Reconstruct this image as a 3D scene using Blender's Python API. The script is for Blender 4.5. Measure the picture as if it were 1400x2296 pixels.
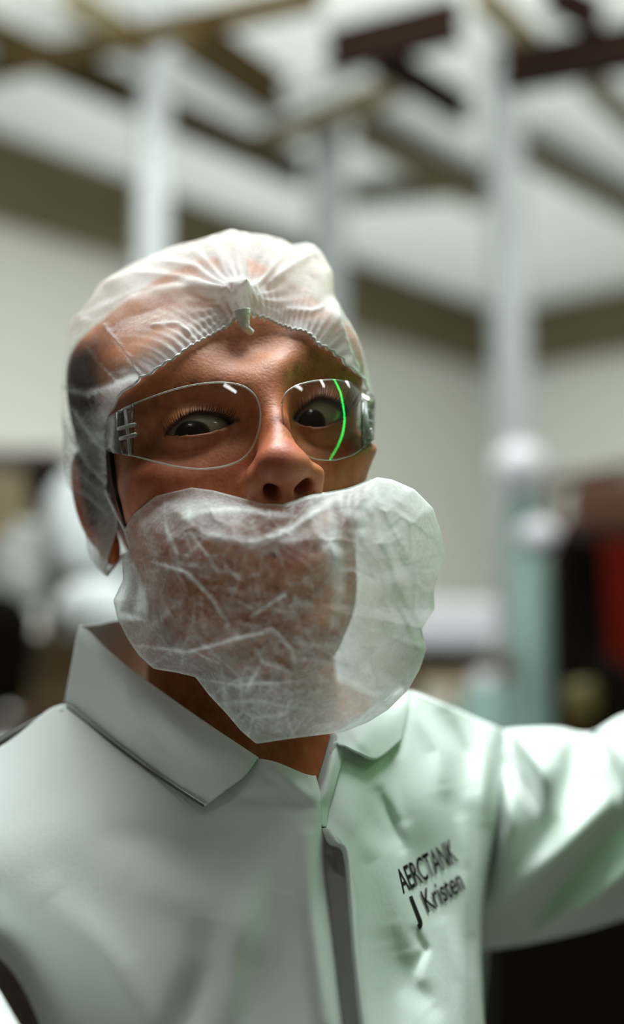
import bpy, bmesh, math, random
import numpy as np
from mathutils import Vector, Matrix
from mathutils.bvhtree import BVHTree

random.seed(7); RNG = np.random.default_rng(7)
SC = bpy.context.scene
for o in list(bpy.data.objects): bpy.data.objects.remove(o)

# ------------------------------------------------------------------ camera, world, lights, exposure
W, H, FL = 1400.0, 2296.0, 50.0 / 36.0 * 2296.0
PITCH = math.radians(10.0)
CAM = np.array([0.0, 0.0, 1.5])
cd = bpy.data.cameras.new('camera'); cam = bpy.data.objects.new('camera', cd); SC.collection.objects.link(cam)
cd.sensor_fit = 'VERTICAL'; cd.sensor_height = 36.0; cd.sensor_width = 36.0 * W / H; cd.lens = 50.0
cd.clip_start = 0.02; cd.clip_end = 60
cam.location = CAM; cam.rotation_euler = (math.pi / 2 + PITCH, 0, 0)
cd.dof.use_dof = True; cd.dof.focus_distance = 0.755; cd.dof.aperture_fstop = 2.0; cd.dof.aperture_blades = 0
SC.camera = cam
SC.view_settings.view_transform = 'Standard'; SC.view_settings.look = 'None'
SC.view_settings.gamma = 1.0; SC.view_settings.exposure = 0.0; SC.view_settings.use_curve_mapping = False
SC.cycles.use_denoising = True
SC.cycles.transparent_max_bounces = 24; SC.cycles.max_bounces = 8

world = bpy.data.worlds.new('world'); SC.world = world; world.use_nodes = True
bg = world.node_tree.nodes['Background']; bg.inputs[0].default_value = (1.0, 0.80, 0.52, 1); bg.inputs[1].default_value = 0.055

def area_light(name, loc, target, size, size_y, power, color, spread=None):
    l = bpy.data.lights.new(name, 'AREA'); l.shape = 'RECTANGLE'; l.size = size; l.size_y = size_y
    l.energy = power; l.color = color
    if spread: l.spread = spread
    o = bpy.data.objects.new(name, l); SC.collection.objects.link(o); o.location = loc
    d = Vector(target) - Vector(loc); o.rotation_euler = d.to_track_quat('-Z', 'Y').to_euler()
    return o
area_light('hall_lamp_light', (0.05, 0.92, 3.3), (0.0, 0.82, 1.5), 1.3, 0.9, 88, (0.92, 1.0, 0.99))
area_light('ceiling_fill_light', (-0.4, 4.2, 1.2), (0.2, 5.2, 3.4), 3.0, 1.0, 66, (0.93, 1.0, 0.97))  # added fill from below to brighten the ceiling, no lamp stands there
area_light('hall_wall_light', (0.2, 2.6, 3.2), (0.4, 5.6, 1.6), 2.5, 0.8, 55, (0.97, 1.0, 0.95))


# ------------------------------------------------------------------ geometry helpers
cP, sP = math.cos(PITCH), math.sin(PITCH)
FWD = np.array([0, cP, sP]); UP = np.array([0, -sP, cP]); RT = np.array([1.0, 0, 0])
def P(px, py=None, d=None):
    """point at depth d that projects to pixel (px, py) of the 1400x2296 frame"""
    if py is None:
        a = np.asarray(px, float); px, py, d = a[..., 0], a[..., 1], a[..., 2]
    px, py, d = np.broadcast_arrays(np.asarray(px, float), np.asarray(py, float), np.asarray(d, float))
    return CAM + d[..., None] * (FWD + ((px - W / 2) / FL)[..., None] * RT + ((H / 2 - py) / FL)[..., None] * UP)
def proj(p):
    q = np.asarray(p, float) - CAM
    d = q @ FWD; 
    return np.stack([W / 2 + FL * (q @ RT) / d, H / 2 - FL * (q @ UP) / d, d], -1)
def ray(px, py):
    v = FWD + (px - W / 2) / FL * RT + (H / 2 - py) / FL * UP
    return v / np.linalg.norm(v)

def link(name, me, mat=None, parent=None, smooth=True):
    o = bpy.data.objects.new(name, me); SC.collection.objects.link(o)
    if mat is not None: me.materials.append(mat)
    if smooth and len(me.polygons): me.polygons.foreach_set('use_smooth', [True] * len(me.polygons))
    if parent is not None: o.parent = parent
    return o
def mesh_obj(name, verts, faces, mat=None, parent=None, smooth=True):
    me = bpy.data.meshes.new(name)
    me.from_pydata([tuple(map(float, v)) for v in verts], [], [tuple(map(int, f)) for f in faces]); me.update()
    return link(name, me, mat, parent, smooth)
def grid_faces(n, m, wrap_m=False, wrap_n=False):
    F = []
    for i in range(n if wrap_n else n - 1):
        for j in range(m if wrap_m else m - 1):
            a, b = i % n, (i + 1) % n; c, d = j % m, (j + 1) % m
            F.append((a * m + c, a * m + d, b * m + d, b * m + c))
    return F
def grid_obj(name, G, mat, parent=None, wrap_m=False, wrap_n=False, thick=0.0, attr=None):
    n, m = G.shape[:2]
    o = mesh_obj(name, G.reshape(-1, 3), grid_faces(n, m, wrap_m, wrap_n), mat, parent)
    if attr is not None: set_attr(o, 'weave', attr.ravel())
    if thick:
        s = o.modifiers.new('thickness', 'SOLIDIFY'); s.thickness = thick; s.offset = 0
    return o
def set_attr(o, name, vals):
    a = o.data.attributes.new(name, 'FLOAT', 'POINT'); a.data.foreach_set('value', np.asarray(vals, np.float32))
def set_col(o, name, cols):
    a = o.data.attributes.new(name, 'FLOAT_COLOR', 'POINT')
    c = np.ones((len(cols), 4), np.float32); c[:, :3] = cols; a.data.foreach_set('color', c.ravel())
def tag(o, label=None, cat=None, group=None, kind=None):
    if label: o['label'] = label
    if cat: o['category'] = cat
    if group: o['group'] = group
    if kind: o['kind'] = kind
    return o
def empty(name, loc, label, cat, group=None):
    o = bpy.data.objects.new(name, None); SC.collection.objects.link(o); o.location = tuple(map(float, loc)); o.empty_display_size = .05
    bpy.context.view_layer.update()
    return tag(o, label, cat, group)
def adopt(o, parent):
    """parent keeping the world-space mesh where it is"""
    o.parent = parent; o.matrix_parent_inverse = Matrix.Translation(parent.location).inverted(); return o

def catmull(A, n):
    """A (k, ...) control rows -> n rows, Catmull-Rom"""
    A = np.asarray(A, float); k = len(A)
    t = np.linspace(0, k - 1, n); i = np.clip(t.astype(int), 0, k - 2); f = (t - i).reshape((-1,) + (1,) * (A.ndim - 1))
    E = np.concatenate([[2 * A[0] - A[1]], A, [2 * A[-1] - A[-2]]])
    p0, p1, p2, p3 = E[i], E[i + 1], E[i + 2], E[i + 3]
    return .5 * (2 * p1 + (p2 - p0) * f + (2 * p0 - 5 * p1 + 4 * p2 - p3) * f ** 2 + (3 * p1 - p0 - 3 * p2 + p3) * f ** 3)
def bicubic(C, n, m):
    X = catmull(C, n); return np.swapaxes(catmull(np.swapaxes(X, 0, 1), m), 0, 1)
def polydist(q, line):
    """distance of points q (...,2) to a polyline and the fraction along it"""
    L = np.asarray(line, float); best = np.full(q.shape[:-1], 1e9); frac = np.zeros(q.shape[:-1])
    seg = np.linalg.norm(np.diff(L, axis=0), axis=1); cum = np.concatenate([[0], np.cumsum(seg)])
    for i in range(len(L) - 1):
        a, b = L[i], L[i + 1]; ab = b - a
        t = np.clip(((q - a) @ ab) / max(ab @ ab, 1e-9), 0, 1)
        d = np.linalg.norm(q - a - t[..., None] * ab, axis=-1)
        m = d < best; best = np.where(m, d, best); frac = np.where(m, (cum[i] + t * seg[i]) / cum[-1], frac)
    return best, frac
def tube_pts(pts, r, seg=10, name='tube', mat=None, parent=None, closed=False, n=None):
    """swept tube through world points; r scalar or per control point; flattened caps"""
    pts = np.asarray(pts, float); r = np.broadcast_to(np.asarray(r, float), (len(pts),))
    if n: 
        X = catmull(np.concatenate([pts, r[:, None]], 1), n); pts, r = X[:, :3], X[:, 3]
    T = np.gradient(pts, axis=0); T /= np.linalg.norm(T, axis=1)[:, None] + 1e-12
    up = np.array([0.13, 0.31, 0.94]); V = []
    N = np.cross(T[0], up); N /= np.linalg.norm(N)
    for i in range(len(pts)):
        N = N - T[i] * (N @ T[i]); N /= np.linalg.norm(N); B = np.cross(T[i], N)
        for k in range(seg):
            a = 2 * math.pi * k / seg; V.append(pts[i] + r[i] * (math.cos(a) * N + math.sin(a) * B))
    Fc = grid_faces(len(pts), seg, wrap_m=True)
    Fc.append(tuple(range(seg - 1, -1, -1))); Fc.append(tuple((len(pts) - 1) * seg + k for k in range(seg)))
    return mesh_obj(name, V, Fc, mat, parent)
def bm_box(bm, c, s, rot=None, bevel=0.0):
    r = bmesh.ops.create_cube(bm, size=1.0); v = r['verts']
    M = Matrix.Translation(Vector(c)) @ (rot.to_4x4() if rot is not None else Matrix.Identity(4)) @ Matrix.Diagonal((s[0], s[1], s[2], 1))
    bmesh.ops.transform(bm, matrix=M, verts=v)
    if bevel:
        es = list({e for x in v for e in x.link_edges})
        bmesh.ops.bevel(bm, geom=es, offset=bevel, segments=2, affect='EDGES', profile=.5)
def bm_obj(name, bm, mat, parent=None, smooth=False):
    me = bpy.data.meshes.new(name); bm.to_mesh(me); bm.free(); return link(name, me, mat, parent, smooth)
def noise3(p, scale, seed=0, octaves=3):
    """cheap smooth pseudo-noise: sum of random sinusoids"""
    rg = np.random.default_rng(seed); out = np.zeros(p.shape[:-1]); amp = 1.0; tot = 0
    for o in range(octaves):
        for k in range(5):
            v = rg.normal(size=p.shape[-1]); v = v / np.linalg.norm(v) * scale * (2 ** o) * rg.uniform(.6, 1.4)
            out += amp * np.sin(p @ v + rg.uniform(0, 6.28)); 
        tot += amp * 1.6; amp *= .5
    return out / tot

# ------------------------------------------------------------------ materials
def new_mat(name):
    m = bpy.data.materials.new(name); m.use_nodes = True; nt = m.node_tree
    return m, nt, nt.nodes, nt.links, nt.nodes['Principled BSDF']
def simple(name, col, rough=.6, metal=0.0, bump=0.0, bscale=40.0, vary=0.0, spec=.5, vscale=6.0):
    m, nt, N, L, b = new_mat(name)
    b.inputs['Base Color'].default_value = (*col, 1); b.inputs['Roughness'].default_value = rough
    b.inputs['Metallic'].default_value = metal; b.inputs['Specular IOR Level'].default_value = spec
    tc = N.new('ShaderNodeTexCoord')
    if vary:
        n = N.new('ShaderNodeTexNoise'); n.inputs['Scale'].default_value = vscale; n.inputs['Detail'].default_value = 6
        L.new(tc.outputs['Object'], n.inputs['Vector'])
        r = N.new('ShaderNodeValToRGB'); r.color_ramp.elements[0].position = .3; r.color_ramp.elements[1].position = .7
        r.color_ramp.elements[0].color = (*[c * (1 - vary) for c in col], 1); r.color_ramp.elements[1].color = (*[min(1, c * (1 + vary)) for c in col], 1)
        L.new(n.outputs['Fac'], r.inputs[0]); L.new(r.outputs[0], b.inputs['Base Color'])
    if bump:
        n2 = N.new('ShaderNodeTexNoise'); n2.inputs['Scale'].default_value = bscale; n2.inputs['Detail'].default_value = 5
        L.new(tc.outputs['Object'], n2.inputs['Vector'])
        bp = N.new('ShaderNodeBump'); bp.inputs['Strength'].default_value = bump; bp.inputs['Distance'].default_value = .01
        L.new(n2.outputs['Fac'], bp.inputs['Height']); L.new(bp.outputs[0], b.inputs['Normal'])
    return m
def emit(name, col, s):
    m, nt, N, L, b = new_mat(name); b.inputs['Base Color'].default_value = (*col, 1)
    b.inputs['Emission Color'].default_value = (*col, 1); b.inputs['Emission Strength'].default_value = s; return m
def skin_mat():
    m, nt, N, L, b = new_mat('skin')
    at = N.new('ShaderNodeAttribute'); at.attribute_name = 'skin_tone'
    tc = N.new('ShaderNodeTexCoord')
    n = N.new('ShaderNodeTexNoise'); n.inputs['Scale'].default_value = 90; n.inputs['Detail'].default_value = 8; n.inputs['Roughness'].default_value = .7
    L.new(tc.outputs['Object'], n.inputs['Vector'])
    r = N.new('ShaderNodeValToRGB'); r.color_ramp.elements[0].position = .32; r.color_ramp.elements[1].position = .68
    r.color_ramp.elements[0].color = (.74, .56, .48, 1); r.color_ramp.elements[1].color = (1.12, 1.1, 1.08, 1)
    L.new(n.outputs['Fac'], r.inputs[0])
    mx = N.new('ShaderNodeMix'); mx.data_type = 'RGBA'; mx.blend_type = 'MULTIPLY'; mx.inputs['Factor'].default_value = 1.0
    L.new(at.outputs['Color'], mx.inputs['A']); L.new(r.outputs[0], mx.inputs['B']); 
    L.new(mx.outputs['Result'], b.inputs['Base Color'])
    b.inputs['Roughness'].default_value = .48; b.inputs['Specular IOR Level'].default_value = .4
    b.inputs['Subsurface Weight'].default_value = .12; b.inputs['Subsurface Radius'].default_value = (1, .35, .15); b.inputs['Subsurface Scale'].default_value = .004
    n2 = N.new('ShaderNodeTexNoise'); n2.inputs['Scale'].default_value = 600; n2.inputs['Detail'].default_value = 3
    L.new(tc.outputs['Object'], n2.inputs['Vector'])
    bp = N.new('ShaderNodeBump'); bp.inputs['Strength'].default_value = .25; bp.inputs['Distance'].default_value = .001
    L.new(n2.outputs['Fac'], bp.inputs['Height']); L.new(bp.outputs[0], b.inputs['Normal'])
    return m
def gauze_mat(name, base, gain, col=(.86, .88, .87)):
    """thin spun-bonded fabric: fibres over see-through gaps, denser where gathered"""
    m, nt, N, L, b = new_mat(name); N.remove(b); out = N['Material Output']
    tc = N.new('ShaderNodeTexCoord'); at = N.new('ShaderNodeAttribute'); at.attribute_name = 'weave'
    dif = N.new('ShaderNodeBsdfDiffuse'); dif.inputs[0].default_value = (*col, 1)
    trl = N.new('ShaderNodeBsdfTranslucent'); trl.inputs[0].default_value = (*col, 1)
    ms = N.new('ShaderNodeMixShader'); ms.inputs[0].default_value = .42; L.new(dif.outputs[0], ms.inputs[1]); L.new(trl.outputs[0], ms.inputs[2])
    tr = N.new('ShaderNodeBsdfTransparent')
    # fibres
    n1 = N.new('ShaderNodeTexNoise'); n1.inputs['Scale'].default_value = 260; n1.inputs['Detail'].default_value = 5; n1.inputs['Roughness'].default_value = .75; n1.inputs['Distortion'].default_value = 1.5
    L.new(tc.outputs['Object'], n1.inputs['Vector'])
    n2 = N.new('ShaderNodeTexNoise'); n2.inputs['Scale'].default_value = 45; n2.inputs['Detail'].default_value = 6; n2.inputs['Distortion'].default_value = 2.0
    L.new(tc.outputs['Object'], n2.inputs['Vector'])
    vo = N.new('ShaderNodeTexVoronoi'); vo.feature = 'DISTANCE_TO_EDGE'; vo.inputs['Scale'].default_value = 48
    mixv = N.new('ShaderNodeMix'); mixv.data_type = 'VECTOR'; mixv.inputs['Factor'].default_value = .05
    L.new(tc.outputs['Object'], mixv.inputs['A']); L.new(n2.outputs['Color'], mixv.inputs['B']); L.new(mixv.outputs['Result'], vo.inputs['Vector'])
    cr = N.new('ShaderNodeMapRange'); cr.inputs['From Min'].default_value = 0; cr.inputs['From Max'].default_value = .035; cr.inputs['To Min'].default_value = .10; cr.inputs['To Max'].default_value = 0
    L.new(vo.outputs['Distance'], cr.inputs['Value'])
    def math_(op, a, bb):
        x = N.new('ShaderNodeMath'); x.operation = op
        for i, v in enumerate((a, bb)):
            if isinstance(v, (int, float)): x.inputs[i].default_value = v
            else: L.new(v, x.inputs[i])
        return x.outputs[0]
    f = math_('ADD', math_('MULTIPLY', math_('SUBTRACT', n1.outputs['Fac'], .5), 1.0), math_('MULTIPLY', math_('SUBTRACT', n2.outputs['Fac'], .5), .30))
    f = math_('ADD', f, cr.outputs[0])
    f = math_('ADD', f, base)
    f = math_('ADD', f, math_('MULTIPLY', at.outputs['Fac'], gain))
    cl = N.new('ShaderNodeClamp'); L.new(f, cl.inputs[0]); cl.inputs[1].default_value = .04; cl.inputs[2].default_value = .97
    mo = N.new('ShaderNodeMixShader'); L.new(cl.outputs[0], mo.inputs[0]); L.new(tr.outputs[0], mo.inputs[1]); L.new(ms.outputs[0], mo.inputs[2])
    bp = N.new('ShaderNodeBump'); bp.inputs['Strength'].default_value = .5; bp.inputs['Distance'].default_value = .0015
    L.new(n2.outputs['Fac'], bp.inputs['Height'])
    for s in (dif, trl): L.new(bp.outputs[0], s.inputs['Normal'])
    L.new(mo.outputs[0], out.inputs[0])
    return m
def clear_mat(name, tint=(.93, .95, .90), refl=1.0, rough=.0, haze=0.0):
    m, nt, N, L, b = new_mat(name); N.remove(b); out = N['Material Output']
    tr = N.new('ShaderNodeBsdfTransparent'); tr.inputs[0].default_value = (*tint, 1)
    gl = N.new('ShaderNodeBsdfGlossy'); gl.inputs['Roughness'].default_value = rough; gl.inputs[0].default_value = (refl, refl, refl, 1)
    fr = N.new('ShaderNodeFresnel'); fr.inputs[0].default_value = 1.5
    ms = N.new('ShaderNodeMixShader'); L.new(fr.outputs[0], ms.inputs[0]); L.new(tr.outputs[0], ms.inputs[1]); L.new(gl.outputs[0], ms.inputs[2])
    last = ms
    if haze:
        df = N.new('ShaderNodeBsdfDiffuse'); df.inputs[0].default_value = (.85, .87, .83, 1)
        m2 = N.new('ShaderNodeMixShader'); m2.inputs[0].default_value = haze; L.new(ms.outputs[0], m2.inputs[1]); L.new(df.outputs[0], m2.inputs[2]); last = m2
    L.new(last.outputs[0], out.inputs[0]); return m

M_skin = skin_mat()
M_tyvek = simple('white_coverall_fabric', (.74, .78, .76), 0.75, bump=.035, bscale=260, vary=.02, spec=.2)
M_ink = simple('black_ink', (.012, .011, .010), .7, spec=.1)
M_zip = simple('zip_brown', (.05, .035, .02), .5)
M_cap = gauze_mat('hairnet_gauze', .24, 1.0)
M_net = gauze_mat('beard_net_gauze', .22, 1.0)
M_lens = clear_mat('clear_lens')
M_edge = clear_mat('clear_lens_edge', (.9, .93, .88), 1.0, .12, .28)
M_frost = clear_mat('clear_temple', (.86, .84, .76), 1.0, .1, .05)
M_wall = simple('painted_wall', (.50, .50, .45), .85, vary=.05, vscale=.8)
M_ceil = simple('ceiling_board', (.80, .83, .80), .85, vary=.04, vscale=.7)
M_floor = simple('concrete_floor', (.20, .19, .17), .7, vary=.15, vscale=1.5)
M_beam = simple('brown_painted_steel', (.030, .020, .006), .8, vary=.2, spec=.1)
M_beamd = simple('dark_steel', (.006, .0025, .001), .8, vary=.2, spec=.05)
M_beamg = simple('grey_painted_steel', (.10, .085, .05), .8, vary=.1, spec=.1)
M_post = simple('pale_painted_post', (.25, .27, .28), .7, vary=.05)
M_black0 = simple('gap_shade_black', (.006, .005, .004), .7, spec=.1)
M_green = emit('green_led', (.01, 1.0, .12), 19.0)
M_tube = emit('lamp_tube', (1.0, 1.0, .98), 20.0)

# ------------------------------------------------------------------ the hall: two walls meeting in a far corner, sloping rafters
K = np.array([.81, 5.97]); HC = 3.4
da = np.array([.709, .705]); db = np.array([.80, -.60])
def wall(name, p, q, z0, z1, mat, thick=.12):
    p, q = np.array(p), np.array(q); d = q - p; n = np.array([-d[1], d[0]]) / np.linalg.norm(d)
    if n[1] < 0: n = -n
    V = []
    for z in (z0, z1):
        for w in (p, q, q + n * thick, p + n * thick): V.append((w[0], w[1], z))
    F = [(0, 1, 5, 4), (1, 2, 6, 5), (2, 3, 7, 6), (3, 0, 4, 7), (4, 5, 6, 7), (3, 2, 1, 0)]
    return tag(mesh_obj(name, V, F, mat, None, False), kind='structure')
wall('wall_left', K - da * 7.5, K, 0, HC, M_wall)
wall('wall_right', K, K + db * 6.0, 0, HC, M_wall)
def slab(name, poly, z0, z1, mat):
    n = len(poly); V = [(x, y, z0) for x, y in poly] + [(x, y, z1) for x, y in poly]
    F = [tuple(range(n - 1, -1, -1)), tuple(range(n, 2 * n))] + [(i, (i + 1) % n, n + (i + 1) % n, n + i) for i in range(n)]
    return tag(mesh_obj(name, V, F, mat, None, False), kind='structure')
slab('floor', [(-6, -2.5), (6, -2.5), (6, 8), (-6, 8)], -.1, 0, M_floor)
A0 = K - da * 7.5; B0 = K + db * 6.0
slab('ceiling', [tuple(A0), tuple(K), tuple(B0), (B0[0], -2.5), (A0[0], -2.5)], HC, HC + .1, M_ceil)

def on_plane(px, py, z):
    v = ray(px, py); return CAM + v * ((z - CAM[2]) / v[2])
def beam(p, q, w, h, mat, label, z=HC - .12, name='roof_beam', cat='beam', group='roof beams under the ceiling'):
    w *= .58; h *= .6; a, b = on_plane(*p, z), on_plane(*q, z); mid = (a + b) / 2; d = b - a; L_ = np.linalg.norm(d)
    bm = bmesh.new()
    # I-section: two flanges and a web, running along local x
    bm_box(bm, (0, 0, h / 2), (L_, w, h * .14)); bm_box(bm, (0, 0, -h / 2), (L_, w, h * .14)); bm_box(bm, (0, 0, 0), (L_, w * .35, h))
    o = bm_obj(name, bm, mat); o.location = mid; o.rotation_euler = (0, 0, math.atan2(d[1], d[0]))
    return tag(o, label, cat, group)
beam((-420, 246), (720, -10), .06, .08, M_beam, 'grey-brown roof beam rising from the left edge to the top middle', HC - .25)
beam((100, 125), (680, 390), .09, .12, M_beam, 'brown roof beam falling from the upper left past the left pale post')
beam((415, 70), (625, 215), .12, .12, M_beam, 'broad brown roof beam falling between the left and middle posts', HC - .30)
beam((740, 118), (1030, 45), .10, .12, M_beamd, 'thick almost black roof beam rising at the top centre', HC - .38)
beam((845, 125), (1045, 250), .08, .1, M_beamd, 'dark roof beam falling below the thick black one at top centre', HC - .30)
beam((1130, 160), (1900, 17), .13, .12, M_beamd, 'thick black roof beam rising to the upper right edge', HC - .38)
beam((-60, 55), (150, 150), .07, .1, M_beam, 'thin brown roof beam falling in the upper left corner', HC - .2)
beam((150, -10), (330, 110), .06, .1, M_beamg, 'thin grey roof beam falling across the top left', HC - .2)
beam((1070, -20), (1230, 140), .06, .1, M_beamg, 'thin grey roof beam falling behind the right post top', HC - .2)
beam((1230, -20), (1345, 45), .08, .1, M_beamd, 'short dark roof beam falling at the top right corner', HC - .3)
beam((1310, 170), (1480, 330), .06, .1, M_beamg, 'thin grey roof beam falling at the right edge under the black beam', HC - .15)
beam((800, 285), (1080, 440), .10, .12, M_beamg, 'grey-brown roof beam falling between the middle and right posts', HC - .08)
beam((1170, 330), (1480, 500), .08, .12, M_beamg, 'grey-brown roof beam falling right of the right post', HC - .08)
beam((560, 330), (900, 190), .06, .1, M_beamg, 'thin grey roof beam rising behind the middle post', HC - .1)
beam((780, 440), (1130, 410), .06, .1, M_beamg, 'thin grey roof beam lying level near the far corner', HC - .06)
def eave(name, p, q, n, mat):
    p, q = np.array(p), np.array(q); d = q - p; L_ = np.linalg.norm(d); mid = (p + q) / 2
    bm = bmesh.new(); bm_box(bm, (0, 0, 0), (L_, .10, .24)); o = bm_obj(name, bm, mat)
    o.location = (mid[0] + n[0] * .052, mid[1] + n[1] * .052, HC - .125); o.rotation_euler = (0, 0, math.atan2(d[1], d[0])); tag(o, kind='structure')
eave('trim_1', K - da * 7.3, K - da * .1, (da[1], -da[0]), M_beamg)
eave('trim_2', K + db * .12, K + db * 5.9, (db[1], -db[0]), M_beamg)

def post(px, py, dist, w, label):
    g = ray(px, py); g = g / math.hypot(g[0], g[1]) * dist; x, y = g[0], g[1]
    e = empty('steel_post', (x, y, 0), label, 'post', 'pale posts holding up the roof')
    bm = bmesh.new(); bm_box(bm, (x, y, HC / 2), (w, w, HC - .01), Matrix.Rotation(.3, 3, 'Z'), .01); adopt(bm_obj('shaft', bm, M_post), e)
    bm = bmesh.new(); bm_box(bm, (x, y, .015), (w * 2, w * 2, .03), Matrix.Rotation(.3, 3, 'Z'), .004); adopt(bm_obj('base_plate', bm, M_post), e)
    return e
post(343, 400, 3.3, .075, 'pale grey post behind the left side of the hair net')
post(735, 400, 4.0, .085, 'pale grey post rising directly behind the top of the head')
post(1135, 400, 3.6, .08, 'pale grey post on the right, ending above the teal rolls')

def floor_at(px, dist):
    g = ray(px, 1148); g = g / math.hypot(g[0], g[1]) * dist; return np.array([g[0], g[1], 0.0])
def zpix(px, py, dist):
    v = ray(px, py); return CAM[2] + v[2] / math.hypot(v[0], v[1]) * dist
def stand_box(name, px0, px1, py0, py1, dist, depth, mat, label, cat, bevel=.01, to_floor=False, rot=0.0, parts=None):
    a = floor_at((px0 + px1) / 2, dist + depth / 2); wd = abs(px1 - px0) / FL * dist
    z1 = zpix((px0 + px1) / 2, py0, dist); z0 = 0 if to_floor else zpix((px0 + px1) / 2, py1, dist)
    bm = bmesh.new(); bm_box(bm, (0, 0, (z1 - z0) / 2), (wd, depth, z1 - z0), None, bevel)
    o = bm_obj(name, bm, mat); o.location = (a[0], a[1], z0); o.rotation_euler = (0, 0, rot)
    return tag(o, label, cat)

# left background: a table with things on it
M_dark = simple('near_black_plastic', (.004, .003, .002), .8, spec=.03); M_wood = simple('dark_brown_wood', (.05, .022, .008), .6, vary=.3, vscale=8)
M_tan = simple('olive_cardboard', (.17, .13, .07), .8, vary=.15, vscale=9); M_sack = simple('white_sack_cloth', (.62, .66, .66), .8, bump=.3, bscale=12, vary=.06)
M_brown = simple('brown_cardboard', (.09, .055, .02), .8, vary=.3, vscale=7)
M_grey = simple('grey_plastic', (.36, .38, .36), .6, vary=.1)
def table(name, px0, px1, pyt, dist, depth, mat, label, th=.05):
    a = floor_at((px0 + px1) / 2, dist + depth / 2); wd = (px1 - px0) / FL * dist; zt = zpix((px0 + px1) / 2, pyt, dist)
    e = empty(name, a, label, 'table')
    bm = bmesh.new(); bm_box(bm, (a[0], a[1], zt - th / 2), (wd, depth, th), None, .006); adopt(bm_obj('table_top', bm, mat), e)
    for sx in (-1, 1):
        for sy in (-1, 1):
            bm = bmesh.new(); bm_box(bm, (a[0] + sx * (wd / 2 - .05), a[1] + sy * (depth / 2 - .05), (zt - th) / 2), (.05, .05, zt - th), None, .004); adopt(bm_obj('leg', bm, mat), e)
    return zt, a
def sack(name, px, py, wpx, hpx, dist, mat, label, cat='sack', seed=1):
    c = P(px, py, dist); n, m = 24, 32; th = np.linspace(.02, math.pi - .02, n); ph = np.linspace(0, 2 * math.pi, m, endpoint=False)
    T_, F_ = np.meshgrid(th, ph, indexing='ij'); D = np.stack([np.sin(T_) * np.cos(F_), np.sin(T_) * np.sin(F_), np.cos(T_)], -1)
    r = 1 + .14 * noise3(D, 3.0, seed) + .05 * noise3(D, 9.0, seed + 1)
    S = np.sign(D) * np.abs(D) ** .8
    G = c + S * r[..., None] * np.array([wpx, wpx * .8, hpx]) / FL * dist / 2
    o = grid_obj(name, G - c, mat, None, wrap_m=True); o.location = c
    return tag(o, label, cat)
zt, ta = table('side_table', -230, 245, 1600, 2.9, .55, M_wood, 'dark wooden table behind the left shoulder carrying bags and boxes')
def on_table(o, z): o.location.z = z
M_shelfw = simple('dark_red_wood', (.035, .010, .005), .6)
sh = empty('wall_shelf', floor_at(30, 3.85), 'dark wooden wall shelf unit at the left edge', 'shelf')
a = floor_at(0, 3.85); zs = zpix(0, 1012, 3.7)
wd_ = 320 / FL * 3.85
bm = bmesh.new(); bm_box(bm, (a[0], a[1], zs - .02), (wd_, .35, .04), None, .004); adopt(bm_obj('shelf_board', bm, M_shelfw), sh)
for sx in (-1, 1):
    bm = bmesh.new(); bm_box(bm, (a[0] + sx * (wd_ / 2 - .02), a[1], (zs - .04) / 2), (.04, .33, zs - .04), None, .004); adopt(bm_obj('side_panel', bm, M_shelfw), sh)
stand_box('black_bin', 70, 175, 1030, 1105, 3.05, .25, M_dark, 'small black bin under the shelf board at far left', 'bin')
stand_box('cardboard_box', -40, 75, 1060, 1290, 3.0, .25, M_tan, 'olive-grey cardboard box at the left edge below the shelf', 'box')
sack('white_bag', 215, 1190, 210, 240, 2.7, M_sack, 'large white cloth bag left of the covered ear', 'bag', 3)
sack('white_bag', 225, 1362, 190, 130, 2.55, M_sack, 'lower white bag behind the collar point', 'bag', 5)
sack('grey_bag', 60, 1260, 150, 190, 2.75, M_grey, 'grey bag at the left, half hidden by the white bags', 'bag', 8)
sack('black_bag', 0, 1460, 150, 240, 2.6, M_dark, 'black bag at the left edge above the shoulder', 'bag', 9)
stand_box('brown_carton', 60, 235, 1420, 1597, 2.92, .25, M_brown, 'brown carton standing behind the collar at left', 'box')

# right background
M_teal = simple('teal_foil', (.13, .21, .19), .55, vary=.12, vscale=5); M_teal2 = simple('pale_blue_foil', (.38, .50, .55), .5)
M_red = simple('dark_red_fabric', (.075, .004, .001), .9, bump=.2, bscale=8, vary=.4, vscale=4, spec=.05); M_rust = simple('rust_cloth', (.075, .022, .008), .8, vary=.2)
M_white = simple('white_enamel', (.50, .50, .53), .5); M_olive = simple('olive_gold', (.08, .06, .008), .6)
def roll(px, pyt, wpx, dist, mat, label):
    a = floor_at(px, dist); r = wpx / FL * dist / 2; zt = zpix(px, pyt, dist)
    e = empty('sheet_roll', a, label, 'roll', 'upright sheet rolls')
    n = 40; V = []
    for z in (0, zt):
        for k in range(n):
            t = 2 * math.pi * k / n; rr = r * (1 + .03 * math.cos(3 * t)); V.append((a[0] + rr * math.cos(t), a[1] + rr * math.sin(t), z))
    adopt(mesh_obj('wrapped_sheet', V, [(k, (k + 1) % n, n + (k + 1) % n, n + k) for k in range(n)] + [tuple(range(n - 1, -1, -1)), tuple(range(n, 2 * n))], mat), e)
    adopt(tube_pts([(a[0], a[1], zt - .02), (a[0], a[1], zt + .03)], r * .5, 20, 'core', M_white), e)
    return e
roll(1185, 1110, 95, 3.3, M_teal, 'tall teal sheet roll standing at the right, under the white globe')
roll(1080, 1540, 110, 2.9, M_teal, 'shorter teal sheet roll in front of the white carton')
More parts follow.
